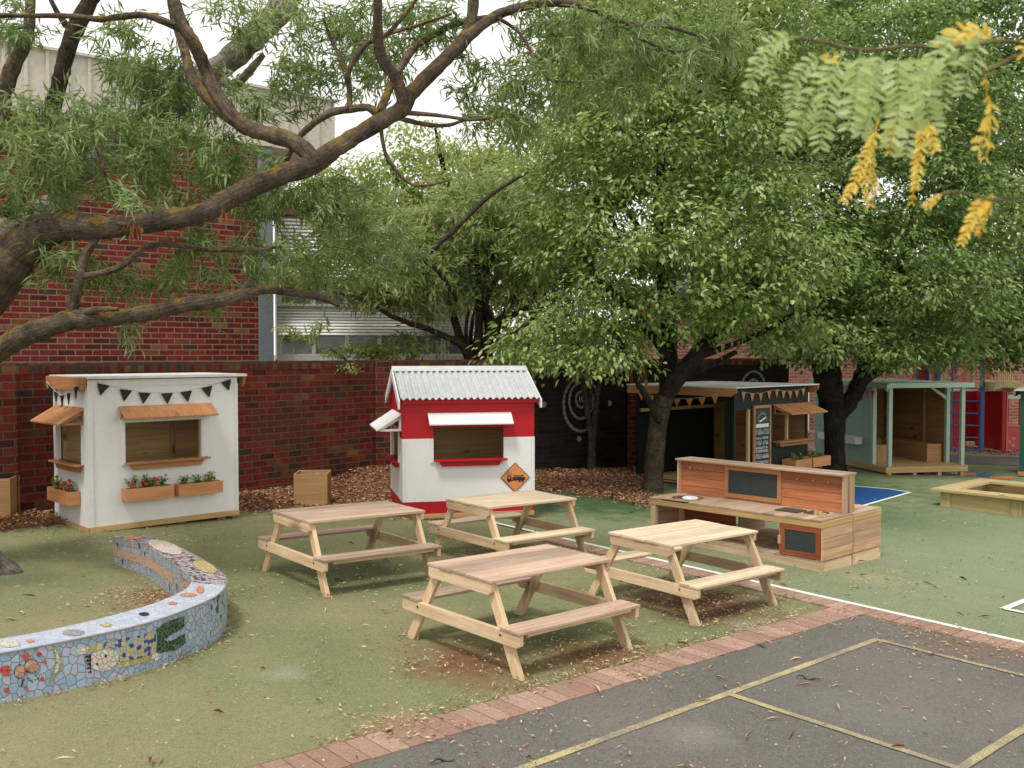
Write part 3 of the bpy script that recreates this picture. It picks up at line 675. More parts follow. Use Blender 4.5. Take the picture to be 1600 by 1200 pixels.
redwall(.1, .2385, 'red', 'wall'); redwall(.239, .958, 'white_board', 'wall'); redwall(.9585, 1.42, 'red', 'wall')
mb = MB()
for x in (0.002, L_-.02): mb.prism([(0.002, 1.4205), (D_-.002, 1.4205), (D_/2, 1.72)], x, x+.016, axis='x')
mb.build('gable', M['red'], rp, each=True)
mb = MB()
for k in range(6): mb.box(.02, L_-.02, D_-.05, D_-.0185, .12+k*.215, .333+k*.215)
wallhole(mb, L_-.02, .0185, .03, .12, 1.4, hole, x0=.02, grain='z'); mb.box(.45, .52, D_-.09, D_-.051, .12, 1.4, grain='z').box(.02, L_-.02, .03, D_-.05, .1, .12).box(L_-.03, L_-.019, .03, D_-.05, .12, 1.4).box(.1, .15, D_-.5, D_-.45, .12, 1.4, grain='z')
mb.build('interior_lining', M['pine'], rp)
MB().box(.0, L_, -.01, .03, .045, .099).box(.0, .03, .031, D_, .045, .099, grain='y').box(.03, L_, D_-.03, D_, .045, .099).build('floor_frame', M['lumber'], rp)
mb = MB()
for x in (.02, .7, 1.4):
    for y in (.04, 1.1): mb.box(x, x+.09, y, y+.09, -.1, .0445)
mb.build('support_block', M['lumber'], rp, each=True)
MB().box(0, .03, -.012, -.001, .239, .958, grain='z').box(L_-.03, L_+.006, -.012, -.001, .239, .958, grain='z').build('corner_trim', M['white'], rp, each=True)
MB().box(0.0, L_+.04, -.05, -.001, 1.36, 1.415).build('eave_board', M['red'], rp)
def corrug(y0, z0, y1, z1, nm):   # sheet from eave to ridge, ribs across x
    V = []; Fq = []; n = 22*8; x0, x1 = -.03, L_+.05; dy, dz = y1-y0, z1-z0; l = math.hypot(dy, dz); ny, nz = -dz/l, dy/l
    if nz < 0: ny, nz = -ny, -nz
    for k in range(n+1):
        a = k/8*2*PI; h = .014*math.cos(a); x = x0+(x1-x0)*k/n
        for (y, z) in ((y0, z0), (y1, z1)):
            for th in (0, -.003): V.append((x, y+ny*(h+th), z+nz*(h+th)))
    for k in range(n):
        b = k*4; Fq += [(b, b+4, b+6, b+2), (b+1, b+3, b+7, b+5), (b, b+1, b+5, b+4), (b+2, b+6, b+7, b+3)]
    mb = MB(); mb._add(V, Fq, [[(0, 0)]*4]*len(Fq), .5); o = mb.build(nm, M['corrugated'], rp); return o
corrug(-.09, 1.415, D_/2, 1.745, 'roof_sheet'); corrug(D_+.09, 1.415, D_/2, 1.745, 'roof_sheet')
MB().prism([(D_/2-.09, 1.72), (D_/2, 1.775), (D_/2+.09, 1.72), (D_/2+.09, 1.713), (D_/2, 1.765), (D_/2-.09, 1.713)], -.05, L_+.06, axis='x').build('ridge_cap', M['corrugated'], rp)
for x in (-.055, L_+.052):
    for s in (0, 1):
        f = (lambda y: y) if s == 0 else (lambda y: D_-y)
        MB().prism([(f(-.1), 1.395), (f(D_/2-.0015), 1.745), (f(D_/2-.0015), 1.66), (f(-.06), 1.3), (f(-.1), 1.3)], x, x+.02, axis='x').build('bargeboard', M['white'], rp, bevel=.002)
mb = MB().box(.354-.035, .354, -.018, -.001, .68, .958, grain='z').build('window_frame', M['white'], rp)
mb = MB().box(.354-.035, .354, -.018, -.001, .959, 1.1, grain='z').box(.354, 1.2, -.018, -.001, 1.08, 1.11).build('window_frame', M['red'], rp)
frame(rp, LF, *hl, M['white'])
awning(rp, Matrix(), .29, 1.26, 1.25, 1.135, .15, M['white']); awning(rp, LF, .25, 1.2, 1.24, 1.06, .28, M['white'])
shelf(rp, Matrix(), .36, 1.2, .70, .1, M['red']); shelf(rp, LF, .25, 1.03, .66, .1, M['red'])
sg = thing('fire_truck_sign', 'orange diamond sign with a black fire truck, fixed to the front of the red playhouse', 'sign'); sg.matrix_world = MR @ Matrix.Translation((1.31, -.004, .487))
q = .175
MB().prism([(-q, 0), (0, q), (q, 0), (0, -q)], -.006, 0).build('board', M['sign_black'], sg)
q = .165; MB().prism([(-q, 0), (0, q), (q, 0), (0, -q)], -.009, -.0065).build('face', M['sign_orange'], sg)
mb = MB(); b = lambda x0, x1, z0, z1: mb.box(x0, x1, -.011, -.0095, z0, z1)
b(-.1, -.045, -.03, .015); b(-.035, .115, -.03, .005); b(-.02, .1, .012, .016); b(-.1, -.03, -.042, -.0305); b(-.03, .11, -.036, -.0305)
for k in range(8): b(-.018+k*.015, -.014+k*.015, .0165, .022)
b(-.02, .1, .0225, .026)
for cx in (-.075, -.06+.11, .085): mb.prism([(cx+.013*math.cos(t), -.042+.013*math.sin(t)) for t in np.linspace(0, 2*PI, 11)[:-1]], -.0125, -.011)
mb.build('truck_picture', M['sign_black'], sg)
mb = MB(); mb.prism([(-.09, .017), (-.058, .017), (-.062, .03), (-.086, .03)], -.0115, -.0095)
for k in range(5):
    a = R(30+k*30); mb.prism([(-.074+.02*math.cos(a-.15), .022+.02*math.sin(a-.15)), (-.074+.034*math.cos(a), .022+.034*math.sin(a)), (-.074+.02*math.cos(a+.15), .022+.02*math.sin(a+.15))], -.0115, -.0095)
mb.build('red_lamp', M['play_red'], sg)
MB().box(-.088, -.06, -.013, -.0112, -.008, .008).build('cab_window', M['sign_orange'], sg)

# ---- dark green playhouse with chalkboard menu
MD = mat_at((3.2, 14.15), 43); L_, D_ = 2.03, 1.82
dp = thing('playhouse', 'black green playhouse with orange trim and a chalkboard menu, between the two pear trees', 'playhouse'); dp.matrix_world = MD
LF = left_frame(Matrix(), D_); g0 = -.02
door = (.0, .36, g0+.04, 1.09); hole = (1.03, 1.98, .58, 1.03)
mb = MB(); mb.box(.36, 1.03, 0, .018, g0, 1.4).box(1.03, 1.98, 0, .018, g0, .58).box(1.03, 1.98, 0, .018, 1.03, 1.4).box(1.98, L_, 0, .018, g0, 1.4).box(.05, .36, 0, .018, 1.09, 1.4).box(-.0, .05, 0, .05, g0, 1.4)
wallhole(mb, D_-.06, 0, .018, g0, 1.4, (.06, 1.66, g0+.01, 1.22), LF); mb.box(0, L_, D_-.02, D_, g0, 1.4).box(L_-.018, L_, .02, D_-.021, g0, 1.4)
mb.build('wall', M['black_green'], dp)
mb = MB().box(.36, .39, -.012, .03, g0, 1.1, grain='z').box(1.5, 1.54, .05, .09, g0, 1.3, grain='z').box(.05, L_-.02, D_-.06, D_-.021, 1.0, 1.05).box(.05, L_-.02, .02, D_-.03, g0-.04, g0)
mb.build('interior_lining', M['pine'], dp)
MB().box(L_-.035, L_-.0185, .02, D_-.061, g0, 1.38).build('side_lining', M['pine_dark'], dp)
MB().box(-.12, L_+.13, -.12, D_+.1, 1.422, 1.44).build('roof', M['roof_white'], dp)
fas = lambda x0, x1: MB().prism([(-.115, 1.421), (D_+.09, 1.421), (D_+.09, 1.3), (-.02, 1.3), (-.115, 1.36)], x0, x1, axis='x')
fas(-.115, -.09).build('fascia', M['orange_stain'], dp, bevel=.002); fas(L_+.1, L_+.125).build('fascia', M['orange_stain'], dp, bevel=.002)
awning(dp, Matrix(), 1.02, 2.06, 1.15, 1.02, .33, M['orange_stain']); shelf(dp, Matrix(), 1.04, 2.02, .565, .12, M['orange_stain'])
def flagrow(x0, x1, n, z, sag, l=.12):
    p = []
    for k in range(n):
        t = (k+.5)/n; p.append((x0+(x1-x0)*t, z-sag*4*t*(1-t)))
    return p, [(x, zz-l) for x, zz in p]
p1, t1 = flagrow(.1, 1.0, 4, 1.375, .05); p2, t2 = flagrow(1.0, 1.95, 5, 1.385, .05)
bunting('string of small orange pennants above the chalkboard of the black green playhouse', MD, p1+p2, t1+t2, M['orange_flag'], M['cord'], wd=.105)
p1, t1 = flagrow(.1, 1.7, 7, 1.34, .1)
bunting('string of orange pennants along the open left side of the black green playhouse', MD @ LF @ Matrix.Translation((0, -.12, 0)), p1, t1, M['orange_flag'], M['cord'], wd=.13)
planter('leafy orange planter box on the black green playhouse, left of its pair', MD, 1.28, 1.75, .15, .3, out=.24, seed=5, flowers=0, hmax=.1)
planter('leafy orange planter box on the black green playhouse, right of its pair', MD, 1.79, 2.32, .15, .3, out=.24, seed=6, flowers=0, hmax=.13)
cb = thing('chalkboard_sign', 'tall framed chalkboard menu with white chalk drawings on the black green playhouse', 'chalkboard'); cb.matrix_world = MD @ Matrix.Translation((.47, -.004, .3))
cw, ch = .46, .85
mb = MB().box(0, .04, -.03, 0, -.25, ch, grain='z').box(cw-.04, cw, -.03, 0, -.25, ch, grain='z').box(.04, cw-.04, -.03, 0, ch-.04, ch).box(.04, cw-.04, -.03, 0, -.25, -.21)
mb.build('frame', M['orange_stain'], cb, bevel=.002); MB().box(.04, cw-.04, -.02, 0, -.21, ch-.04).build('board', M['slate'], cb)
mb = MB(); yc = -.0215; cx = cw/2
for k in range(13):
    a = R(k*15); mb.prism([(cx+.1*math.cos(a-.04), .62+.1*math.sin(a-.04)), (cx+(.15 if k % 2 else .135)*math.cos(a), .62+(.15 if k % 2 else .135)*math.sin(a)), (cx+.1*math.cos(a+.04), .62+.1*math.sin(a+.04))], yc, yc+.001)
mb.box(cx-.08, cx+.09, yc, yc+.001, .62, .645, Matrix.Translation((cx, 0, .63)) @ Matrix.Rotation(R(-20), 4, 'Y') @ Matrix.Translation((-cx, 0, -.63)))
mb.box(.06, cw-.06, yc, yc+.001, .52, .575)
for rw, (z, h, wmin, wmax) in enumerate(((.42, .07, .02, .035), (.345, .03, .01, .02), (.265, .05, .02, .03), (.2, .035, .01, .022), (.15, .035, .01, .02), (.06, .06, .01, .02), (-.02, .04, .01, .02), (-.1, .05, .01, .02), (-.18, .03, .01, .02))):
    x = .065
    while x < cw-.075:
        w_ = random.uniform(wmin, wmax); s = random.random()
        mb.box(x, x+.006, yc, yc+.001, z, z+h)
        if s < .6: mb.box(x+.006, x+w_, yc, yc+.001, z+h-.007, z+h)
        if s > .3: mb.box(x+.006, x+w_, yc, yc+.001, z, z+.007)
        if s > .5: mb.box(x+w_-.006, x+w_, yc, yc+.001, z+.007, z+h*.6)
        x += w_+random.choice([.006, .006, .02])
mb.build('chalk_drawing', M['chalk'], cb)

# ---- mint playhouse with porch
MM = mat_at((6.62, 17.3), 12)
mp = thing('playhouse', 'mint green playhouse with open timber porch, beside the dark forked tree', 'playhouse'); mp.matrix_world = MM
g0 = -.24; PX = 1.53; DPT = 2.5; WF = .52
LF = left_frame(Matrix(), DPT)
mb = MB().box(0, DPT-WF, 0, .02, g0+.12, 1.34, LF); mb.box(0.0, PX, DPT+.001, DPT+.02, g0+.12, 1.3); mb.box(PX-.0, PX+.02, WF, DPT, g0+.12, 1.3)
mb.build('wall', M['mint'], mp)
mb = MB()
for k in range(7):
    z0, z1 = g0+.15+k*.21, g0+.358+k*.21
    mb.box(.02, PX-.021, DPT-.03, DPT-.001, z0, z1).box(.021, .045, WF, DPT-.031, z0, z1, grain='y').box(PX-.02, PX-.001, WF+.01, DPT-.031, z0, z1, grain='y')
mb.box(PX-.06, PX-.021, 1.1, 1.15, g0+.15, 1.3, grain='z').box(.06, .7, DPT-.25, DPT-.031, .95, .97).box(.06, .7, DPT-.25, DPT-.031, .7, .72)
mb.build('interior_lining', M['pine_dark'], mp)
mb = MB(); n = 18
for k in range(n): mb.box(-.02, PX+.06, -.02+k*(DPT+.03)/n, -.025+(k+1)*(DPT+.03)/n, g0+.12, g0+.15)
mb.box(-.02, PX+.06, -.045, -.021, g0+.045, g0+.15).box(-.045, -.021, -.045, DPT, g0+.045, g0+.15, grain='y')
mb.build('deck', M['lumber'], mp)
mb = MB()
for x in (.0, .5, 1.0, 1.45):
    for y in (0, 1.2, 2.3): mb.box(x, x+.07, y-.03, y+.05, g0-.15, g0+.119 if y else g0+.044)
mb.build('support_block', M['lumber'], mp, each=True)
for x, y in ((.03, 0), (PX-.05, 0), (PX-.03, WF-.075), (.0, WF-.075)):
    MB().box(x, x+.07, y, y+.07, g0+.151, 1.32, grain='z').build('post', M['mint_light'], mp, bevel=.003)
MB().prism([(WF-.08, 1.31), (WF-.14, 1.31), (WF-.08, 1.31)] if 0 else [(1.12, 1.32), (1.18, 1.32), (PX-.03, 1.13), (PX-.03, 1.06)], WF-.06, WF-.03).build('brace', M['mint_light'], mp)
MB().box(-.05, PX+.13, -.1, DPT+.1, 1.37, 1.395).box(-.05, PX+.13, -.1, -.08, 1.31, 1.3699).box(-.03, PX, -.05, -.0, 1.32, 1.3699).build('roof', M['mint_light'], mp)
MB().prism([(-.1, 1.369), (DPT+.1, 1.369), (DPT+.1, 1.3), (.0, 1.3), (-.07, 1.25), (-.1, 1.28)], -.08, -.05, axis='x').build('fascia', M['mint_light'], mp)
MB().box(PX-.36, PX-.061, WF+.02, 2.4, g0+.151, g0+.48, grain='y').box(.06, .4, WF+.06, 1.1, g0+.151, g0+.48, grain='z').box(.06, PX-.361, 2.0, 2.4, g0+.151, g0+.48).build('bench', M['tan_box'], mp, each=True)
for u0, lb in ((.35, 'small white box on the left side wall of the mint playhouse, the far one'), (1.2, 'small white box on the left side wall of the mint playhouse, the near one')):
    planter(lb, MM @ LF, u0, u0+.5, .24, .37, out=.14, seed=9, flowers=0, mat='white', plants=0, group='white boxes on the mint playhouse')
p1, t1 = flagrow(1.1, 2.45, 8, 1.3, .08, .13)
bunting('string of red pennants on the mint playhouse', MM @ LF @ Matrix.Translation((0, -.09, 0)), p1, t1, M['red_flag'], M['cord'], wd=.12)

# ---- dark green playhouse cut by the right edge of the frame
MG = mat_at((9.19, 17.75), -31)
gh = thing('playhouse', 'dark green playhouse cut off by the right edge of the photo', 'playhouse'); gh.matrix_world = MG
mb = MB(); wallhole(mb, 1.6, 0, .02, -.22, 1.22, (.5, 1.2, .45, .95)); mb.box(0, .02, .021, 1.3, -.22, 1.22).box(1.58, 1.6, .021, 1.3, -.22, 1.22).box(.021, 1.579, 1.28, 1.3, -.22, 1.22)
mb.build('wall', M['dark_green_hut'], gh); MB().box(-.02, 1.62, -.02, 1.32, -.3, -.221).build('floor_frame', M['orange_stain'], gh)
MB().box(-.1, 1.7, -.1, 1.4, 1.24, 1.26).build('roof', M['roof_white'], gh)
MB().prism([(-.1, 1.239), (1.4, 1.239), (1.4, 1.14), (-.05, 1.14), (-.1, 1.17)], -.1, -.075, axis='x').build('fascia', M['orange_stain'], gh)

# ------------------------------------------------------------------ loose boxes, sandpit
def crate(name, label, x, y, rz, w_, d_, h_, cat):
    t = thing(name, label, cat, (x, y, gz(x)), rz)
    th = .018; mb = MB().box(0, w_, 0, th, 0, h_).box(0, w_, d_-th, d_, 0, h_).box(0, th, th, d_-th, 0, h_, grain='y').box(w_-th, w_, th, d_-th, 0, h_, grain='y')
    mb.build('box', M['tan_box'], t, bevel=.0015); MB().box(th, w_-th, th, d_-th, .02, h_-.14).build('soil', M['soil'], t)
    MB().box(w_*.55, w_*.55+.04, d_-.06, d_-th, h_-.139, h_-.04, grain='z').build('cleat', M['tan_box'], t); return t
crate('timber_planter', 'empty square tan plywood planter standing in the bark by the brick wall', -2.62, 11.75, R(4), .4, .42, .385, 'planter')
crate('timber_planter', 'tan planter at the left edge beside the white playhouse', -5.62, 10.02, R(10), .45, .4, .44, 'planter')
sp = thing('sandpit', 'raised square timber sandpit with wide top rails at the right edge', 'sandpit', (5.85, 13.69, 0), R(42))
Lx, Ly, rw = 1.63, 2.3, .26; zt = .04; zb = -.32
T_ = lambda p: p
mb = MB()
for poly in ([(0, 0), (Lx, 0), (Lx-rw, -rw), (rw, -rw)], [(Lx, 0), (Lx, -Ly), (Lx-rw, -Ly+rw), (Lx-rw, -rw)], [(Lx, -Ly), (0, -Ly), (rw, -Ly+rw), (Lx-rw, -Ly+rw)], [(0, -Ly), (0, 0), (rw, -rw), (rw, -Ly+rw)]):
    mb.prism(poly, zt-.04, zt, axis='z')
mb.build('top_rail', M['green_pine'], sp, bevel=.004)
i = .1; mb = MB().box(i, i+.04, -Ly+i, -i, zb, zt-.0405, grain='y').box(Lx-i-.04, Lx-i, -Ly+i, -i, zb, zt-.0405, grain='y').box(i+.04, Lx-i-.04, -i-.04, -i, zb, zt-.0405).box(i+.04, Lx-i-.04, -Ly+i, -Ly+i+.04, zb, zt-.0405)
mb.build('side_board', M['green_pine'], sp)
mb = MB()
for y in (-.11, -1.05, -2.1): mb.box(i-.03, i-.001, y-.14, y, zb, zt-.0405, grain='z')
mb.build('corner_post', M['green_pine'], sp, each=True)
MB().box(i+.04, Lx-i-.04, -Ly+i+.04, -i-.04, zb, -.12).build('sand', plain('sand', (.5, .42, .3), .95), sp)

# ------------------------------------------------------------------ double mud kitchen
MK = Matrix.Translation((2.87, 9.04, 0)) @ Matrix.Rotation(R(133), 4, 'Z')   # x runs along the kitchen away from the camera end, -y... see below
# local frame: x along the length (133 deg), y away from the viewer is negative -> use depth axis w = -y
def kitchen(label, front, back):
    """a mud kitchen 2.03 long; front(y)=working side at y=0, depth towards -y when back is False"""
    t = thing('mud_kitchen', label, 'mud kitchen'); s = -1
    o = 0 if not back else -1.135
    f = (lambda a: o - a) if not back else (lambda a: o + a)      # a = distance from the working side
    def bx(mb, x0, x1, a0, a1, z0, z1, **k):
        y0, y1 = sorted((f(a0), f(a1))); mb.box(x0, x1, y0, y1, z0, z1, **k); return mb
    Lk = 2.03; dk = .55; ct = .385
    g = -.13
    # base frame and shelf
    mb = MB(); bx(mb, -.002, Lk, 0, .035, g, .0-.012); bx(mb, -.002, Lk, dk-.035, dk-.001, g, -.012); bx(mb, -.002, .035, .036, dk-.036, g, -.012, grain='y'); bx(mb, Lk-.035, Lk, .036, dk-.036, g, -.012, grain='y')
    mb.build('base_frame', M['pale_timber'], t, bevel=.002)
    mb = MB(); n = 16
    for k in range(n): bx(mb, k*Lk/n+.002, (k+1)*Lk/n-.002, .0, dk-.002, -.0115, .006+random.uniform(0, .001), grain='y')
    mb.build('lower_shelf', M['deck_wood'], t)
    # counter
    mb = MB()
    sx0, sx1 = 12*Lk/n+.002, 15*Lk/n-.002; scx, sca = (sx0+sx1)/2, .24
    for k in range(n):
        if not back and 12 <= k <= 14: bx(mb, k*Lk/n+.002, (k+1)*Lk/n-.002, .44, dk, ct-.018, ct, grain='y'); continue
        bx(mb, k*Lk/n+.002, (k+1)*Lk/n-.002, -.012, dk, ct-.018, ct+random.uniform(0, .0015), grain='y')
    if not back:                                       # boards cut to a round hole for the bowl
        N_ = 32; V = []; Fq = []; uq = []
        for k in range(N_):
            th_ = 2*PI*k/N_; c, s_ = math.cos(th_), math.sin(th_); hx, ha = (sx1-sx0)/2, .24
            q = min(hx/abs(c) if abs(c) > 1e-6 else 9, (ha+.012 if s_ < 0 else .198)/abs(s_) if abs(s_) > 1e-6 else 9)
            V += [(scx+.145*c, f(sca+.145*s_), ct), (scx+q*c, f(sca+q*s_), ct)]
        for k in range(N_):
            a_, b_ = 2*k, 2*((k+1) % N_); Fq.append((a_, a_+1, b_+1, b_)); uq.append([(V[i][1]*1., V[i][0]) for i in Fq[-1]])
        mb._add(V, Fq, uq, .6)
    mb.build('countertop', M['deck_wood'], t, bevel=.0015)
    mb = MB(); bx(mb, -.006, Lk+.004, -.008, .03, ct-.075, ct-.0185); bx(mb, -.006, .03, .031, dk-.001, ct-.075, ct-.0185, grain='y'); bx(mb, Lk-.03, Lk+.004, .031, dk-.001, ct-.075, ct-.0185, grain='y')
    mb.build('counter_apron', M['lumber'], t, bevel=.002)
    for x in (.0, Lk-.07):
        for a in (.002, dk-.05):
            MB_ = MB(); bx(MB_, x+(.006 if x == 0 else 0), x+.064, a, a+.045, .0075, ct-.0755, grain='z'); MB_.build('leg', M['pale_timber'], t)
    # side panels, three boards each
    mb = MB(); hh = (ct-.076-.008)/3
    for k in range(3): bx(mb, -.008, .0055, .012, dk-.004, .008+k*hh, .008+(k+1)*hh-.003, grain='y')
    mb.build('side_panel', M['hardwood'], t, bevel=.001)
    mb = MB()
    for k in range(3): bx(mb, 1.3 if back else Lk-.005, 1.312 if back else Lk+.008, .05, dk-.004, .008+k*hh, .008+(k+1)*hh-.003, grain='y')
    mb.build('side_panel', M['hardwood'], t)
    # backboard
    bt_, bh = dk-.09, .77
    mb = MB()
    for k in range(4):
        z0 = ct+.003+k*.09; bx(mb, .06, Lk-.03, bt_+.045, bt_+.06, z0, z0+.087)
    mb.build('backboard', M['redgum'], t, bevel=.001)
    mb = MB(); bx(mb, .035, Lk, bt_-.03, dk-.001, ct+.365, ct+.385); mb.build('backboard_cap', M['deck_wood'], t, bevel=.002)
    mb = MB(); bx(mb, .04, .0595, bt_, dk-.001, ct+.002, ct+.3645, grain='z'); bx(mb, Lk-.029, Lk-.005, bt_, dk-.001, ct+.002, ct+.3645, grain='z'); mb.build('backboard_end', M['redgum'] if 0 else M['hardwood'], t, bevel=.002, each=True)
    # chalkboard
    ch_ = MB(); x0, x1, z0, z1 = .74, 1.42, ct+.02, ct+.355
    bx(ch_, x0, x1, bt_+.03, bt_+.0445, z0, z0+.045); bx(ch_, x0, x1, bt_+.03, bt_+.0445, z1-.045, z1); bx(ch_, x0, x0+.045, bt_+.03, bt_+.0445, z0+.045, z1-.045, grain='z'); bx(ch_, x1-.045, x1, bt_+.03, bt_+.0445, z0+.045, z1-.045, grain='z')
    cf = ch_.build('chalkboard_frame', M['orange_stain'], t, bevel=.001)
    mb = MB(); bx(mb, x0+.045, x1-.045, bt_+.036, bt_+.0444, z0+.045, z1-.045); mb.build('chalkboard', M['slate'], cf)
    # oven box with door at the near end
    mb = MB(); bx(mb, .45, .465, .02, dk-.04, .007, ct-.076, grain='z'); mb.build('oven_panel', M['hardwood'], t)
    dr = MB(); x0, x1, z0, z1 = .012, .445, .012, ct-.078
    bx(dr, x0, x1, -.004, .012, z0, z0+.05); bx(dr, x0, x1, -.004, .012, z1-.05, z1); bx(dr, x0, x0+.055, -.004, .012, z0+.05, z1-.05, grain='z'); bx(dr, x1-.055, x1, -.004, .012, z0+.05, z1-.05, grain='z')
    d = dr.build('oven_door', M['redgum_dark'], t, bevel=.0015)
    mb = MB(); bx(mb, x0+.055, x1-.055, .002, .0115, z0+.05, z1-.05); mb.build('door_window', M['slate'], d)
    mb = MB(); bx(mb, x1-.02, x1+.008, -.03, -.0045, z0+.1, z0+.18, grain='z'); mb.build('handle', M['lumber'], d, bevel=.003)
    if not back:
        # rear cupboard boxes below the sink
        mb = MB(); bx(mb, 1.3, 1.95, dk-.04, dk-.02, .007, ct-.08); mb.build('back_panel', M['redgum_dark'], t)
        # sink bowl
        cx, cy = scx, f(sca); bm_ = MB(); n = 28; rings = [(.165, ct+.002), (.16, ct+.006), (.14, ct+.004), (.13, ct-.02), (.1, ct-.04), (.0, ct-.045)]
        V = []; Fq = []
        for (r_, z) in rings: V += [(cx+r_*math.cos(2*PI*k/n), cy+r_*math.sin(2*PI*k/n), z) for k in range(n)]
        for j in range(len(rings)-1):
            for k in range(n): Fq.append((j*n+k, j*n+(k+1) % n, (j+1)*n+(k+1) % n, (j+1)*n+k))
        bm_._add(V, Fq, [[(0, 0)]*4]*len(Fq), .5); bm_.build('sink_bowl', M['steel'], t, smooth=True)
        # hot plates and knobs
        mb = MB(); bx(mb, .38, .62, .18, .38, ct+.0016, ct+.012); bx(mb, .16, .34, .24, .42, ct+.0016, ct+.011); mb.build('hot_plate', M['dark_metal'], t, bevel=.002, each=True)
        for k in range(3):
            mb = MB(); c = (.06+k*.075, f(.14+k*.055)); mb.tube([(c[0], c[1], ct+.0016), (c[0], c[1], ct+.045)], .02, 12); mb.build('knob', M['lumber'], t)
        for x in (.2, .36, .54, 1.55, 1.7, 1.85):
            mb = MB(); y = f(bt_+.036); z = ct+.29; yo = f(bt_-.005)
            mb.tube([(x, y, z), (x, yo, z-.004), (x, yo, z+.015)], .0035, 5); mb.build('hook', M['steel'], t)
    t.matrix_world = MK; return t
kitchen('front mud kitchen with steel bowl sink, framed chalkboard and dark oven door, behind picnic tables', 0, False)
kitchen('rear mud kitchen standing back to back behind the one with the steel sink', 0, True)

# ------------------------------------------------------------------ mosaic seat wall
outer = [(-4.2, 4.3), (-3.4, 4.68), (-2.84, 5.02), (-2.7, 5.12), (-2.45, 5.34), (-2.21, 5.6), (-2.09, 5.79), (-1.99, 6.05), (-1.925, 6.3), (-1.93, 6.55), (-1.99, 6.81), (-2.12, 7.07), (-2.39, 7.50), (-2.75, 8.0), (-3.07, 8.37), (-3.2, 8.49)]
inner = [(-4.35, 4.55), (-3.53, 4.93), (-2.99, 5.27), (-2.85, 5.37), (-2.64, 5.55), (-2.46, 5.78), (-2.35, 5.96), (-2.25, 6.17), (-2.19, 6.42), (-2.19, 6.62), (-2.25, 6.84), (-2.38, 7.07), (-2.69, 7.56), (-3.03, 8.03), (-3.27, 8.26), (-3.43, 8.41)]
def resample(pts, n):
    sp_ = smoothpath([(Vector((x, y, 0)), 0) for x, y in pts], 8); P = [p for p, _ in sp_]
    s = [0]
    for a, b in zip(P[:-1], P[1:]): s.append(s[-1]+(b-a).length)
    out = []
    for k in range(n):
        t = s[-1]*k/(n-1); i = max(j for j in range(len(s)) if s[j] <= t+1e-9); i = min(i, len(P)-2)
        u = (t-s[i])/max(s[i+1]-s[i], 1e-9); out.append(P[i].lerp(P[i+1], u))
    return out, s[-1]
NS = 90
PO, LO = resample(outer, NS); PI_, LI = resample(inner, NS)
def mosaic(name, c1, c2, c3, scale=17, grout=(.2, .2, .17), dark=0):
    t = NT(name); uv = t.coord('UV')
    wob = t.n('ShaderNodeVectorMath', operation='SCALE'); t.l(t.noise(uv, 6, 2, .5, out='Color'), wob.inputs[0]); wob.inputs[3].default_value = .03
    ad = t.n('ShaderNodeVectorMath', operation='ADD'); t.l(uv, ad.inputs[0]); t.l(wob.outputs[0], ad.inputs[1])
    v = t.n('ShaderNodeTexVoronoi', feature='F1', voronoi_dimensions='2D'); e = t.n('ShaderNodeTexVoronoi', feature='DISTANCE_TO_EDGE', voronoi_dimensions='2D')
    for x in (v, e): x.inputs['Scale'].default_value = scale; x.inputs['Randomness'].default_value = .85; t.l(ad.outputs[0], x.inputs['Vector'])
    sep = t.n('ShaderNodeSeparateColor'); t.l(v.outputs['Color'], sep.inputs[0])
    c = t.ramp(sep.outputs[0], [(0, c1), (.35, c2), (.7, c3), (.93, tuple(.8*x+.09 for x in c2))], 'CONSTANT')
    if dark: c = t.mix(t.ramp(sep.outputs[1], [(1-dark, (0, 0, 0)), (1-dark+.01, (1, 1, 1))], 'CONSTANT'), c, (.06, .05, .08))
    g = t.ramp(e.outputs['Distance'], [(.035, (0, 0, 0)), (.075, (1, 1, 1))])
    c = t.mix(g, grout, c); t.base(c, .35, .4); rg = t.math('SUBTRACT', .85, t.math('MULTIPLY', g, .5)); t.l(rg, t.b.inputs['Roughness'])
    t.bump(g, .5, .004); return t.m
M['mos_blue'] = mosaic('blue_mosaic', (.27, .37, .52), (.33, .44, .58), (.4, .42, .54), 24)
M['mos_top'] = mosaic('pale_blue_mosaic', (.42, .48, .6), (.5, .56, .66), (.5, .48, .6), 22, (.36, .38, .4))
M['mos_mixed'] = mosaic('mixed_mosaic', (.42, .3, .28), (.34, .32, .4), (.55, .47, .42), 34, (.16, .14, .14), .35)
M['mos_inner'] = mosaic('grey_mosaic', (.3, .35, .44), (.36, .42, .5), (.38, .3, .27), 26, (.2, .2, .19), .08)
M['mos_fine'] = mosaic('fine_blue_mosaic', (.25, .35, .48), (.33, .43, .55), (.4, .46, .52), 32, (.16, .16, .14), .2)
ZT = .36
def strip(name, P0, z0, P1, z1, mat, parent, i0=0, i1=NS-1, flip=False, vw=None, off=0):
    mb = MB(); s = off
    for k in range(i0, i1):
        a, b, c, d = P0[k], P0[k+1], P1[k+1], P1[k]; l = (b-a).length
        za, zb = (gz(a.x)+z0, gz(b.x)+z0) if z0 < 0 else (z0, z0)
        Pq = [(a.x, a.y, za), (b.x, b.y, zb), (c.x, c.y, z1), (d.x, d.y, z1)]; wv = vw or abs(z1-.1)
        uq = [(s, 0), (s+l, 0), (s+l, wv), (s, wv)]
        if flip: Pq = Pq[::-1]; uq = uq[::-1]
        mb.poly(Pq, uq, .5); s += l
    return mb.build(name, mat, parent)
ms = thing('mosaic_seat_wall', 'low curved seat wall covered in blue tile mosaic with animal and figure pictures', 'mosaic wall')
i_ap = 58; i_f = 48
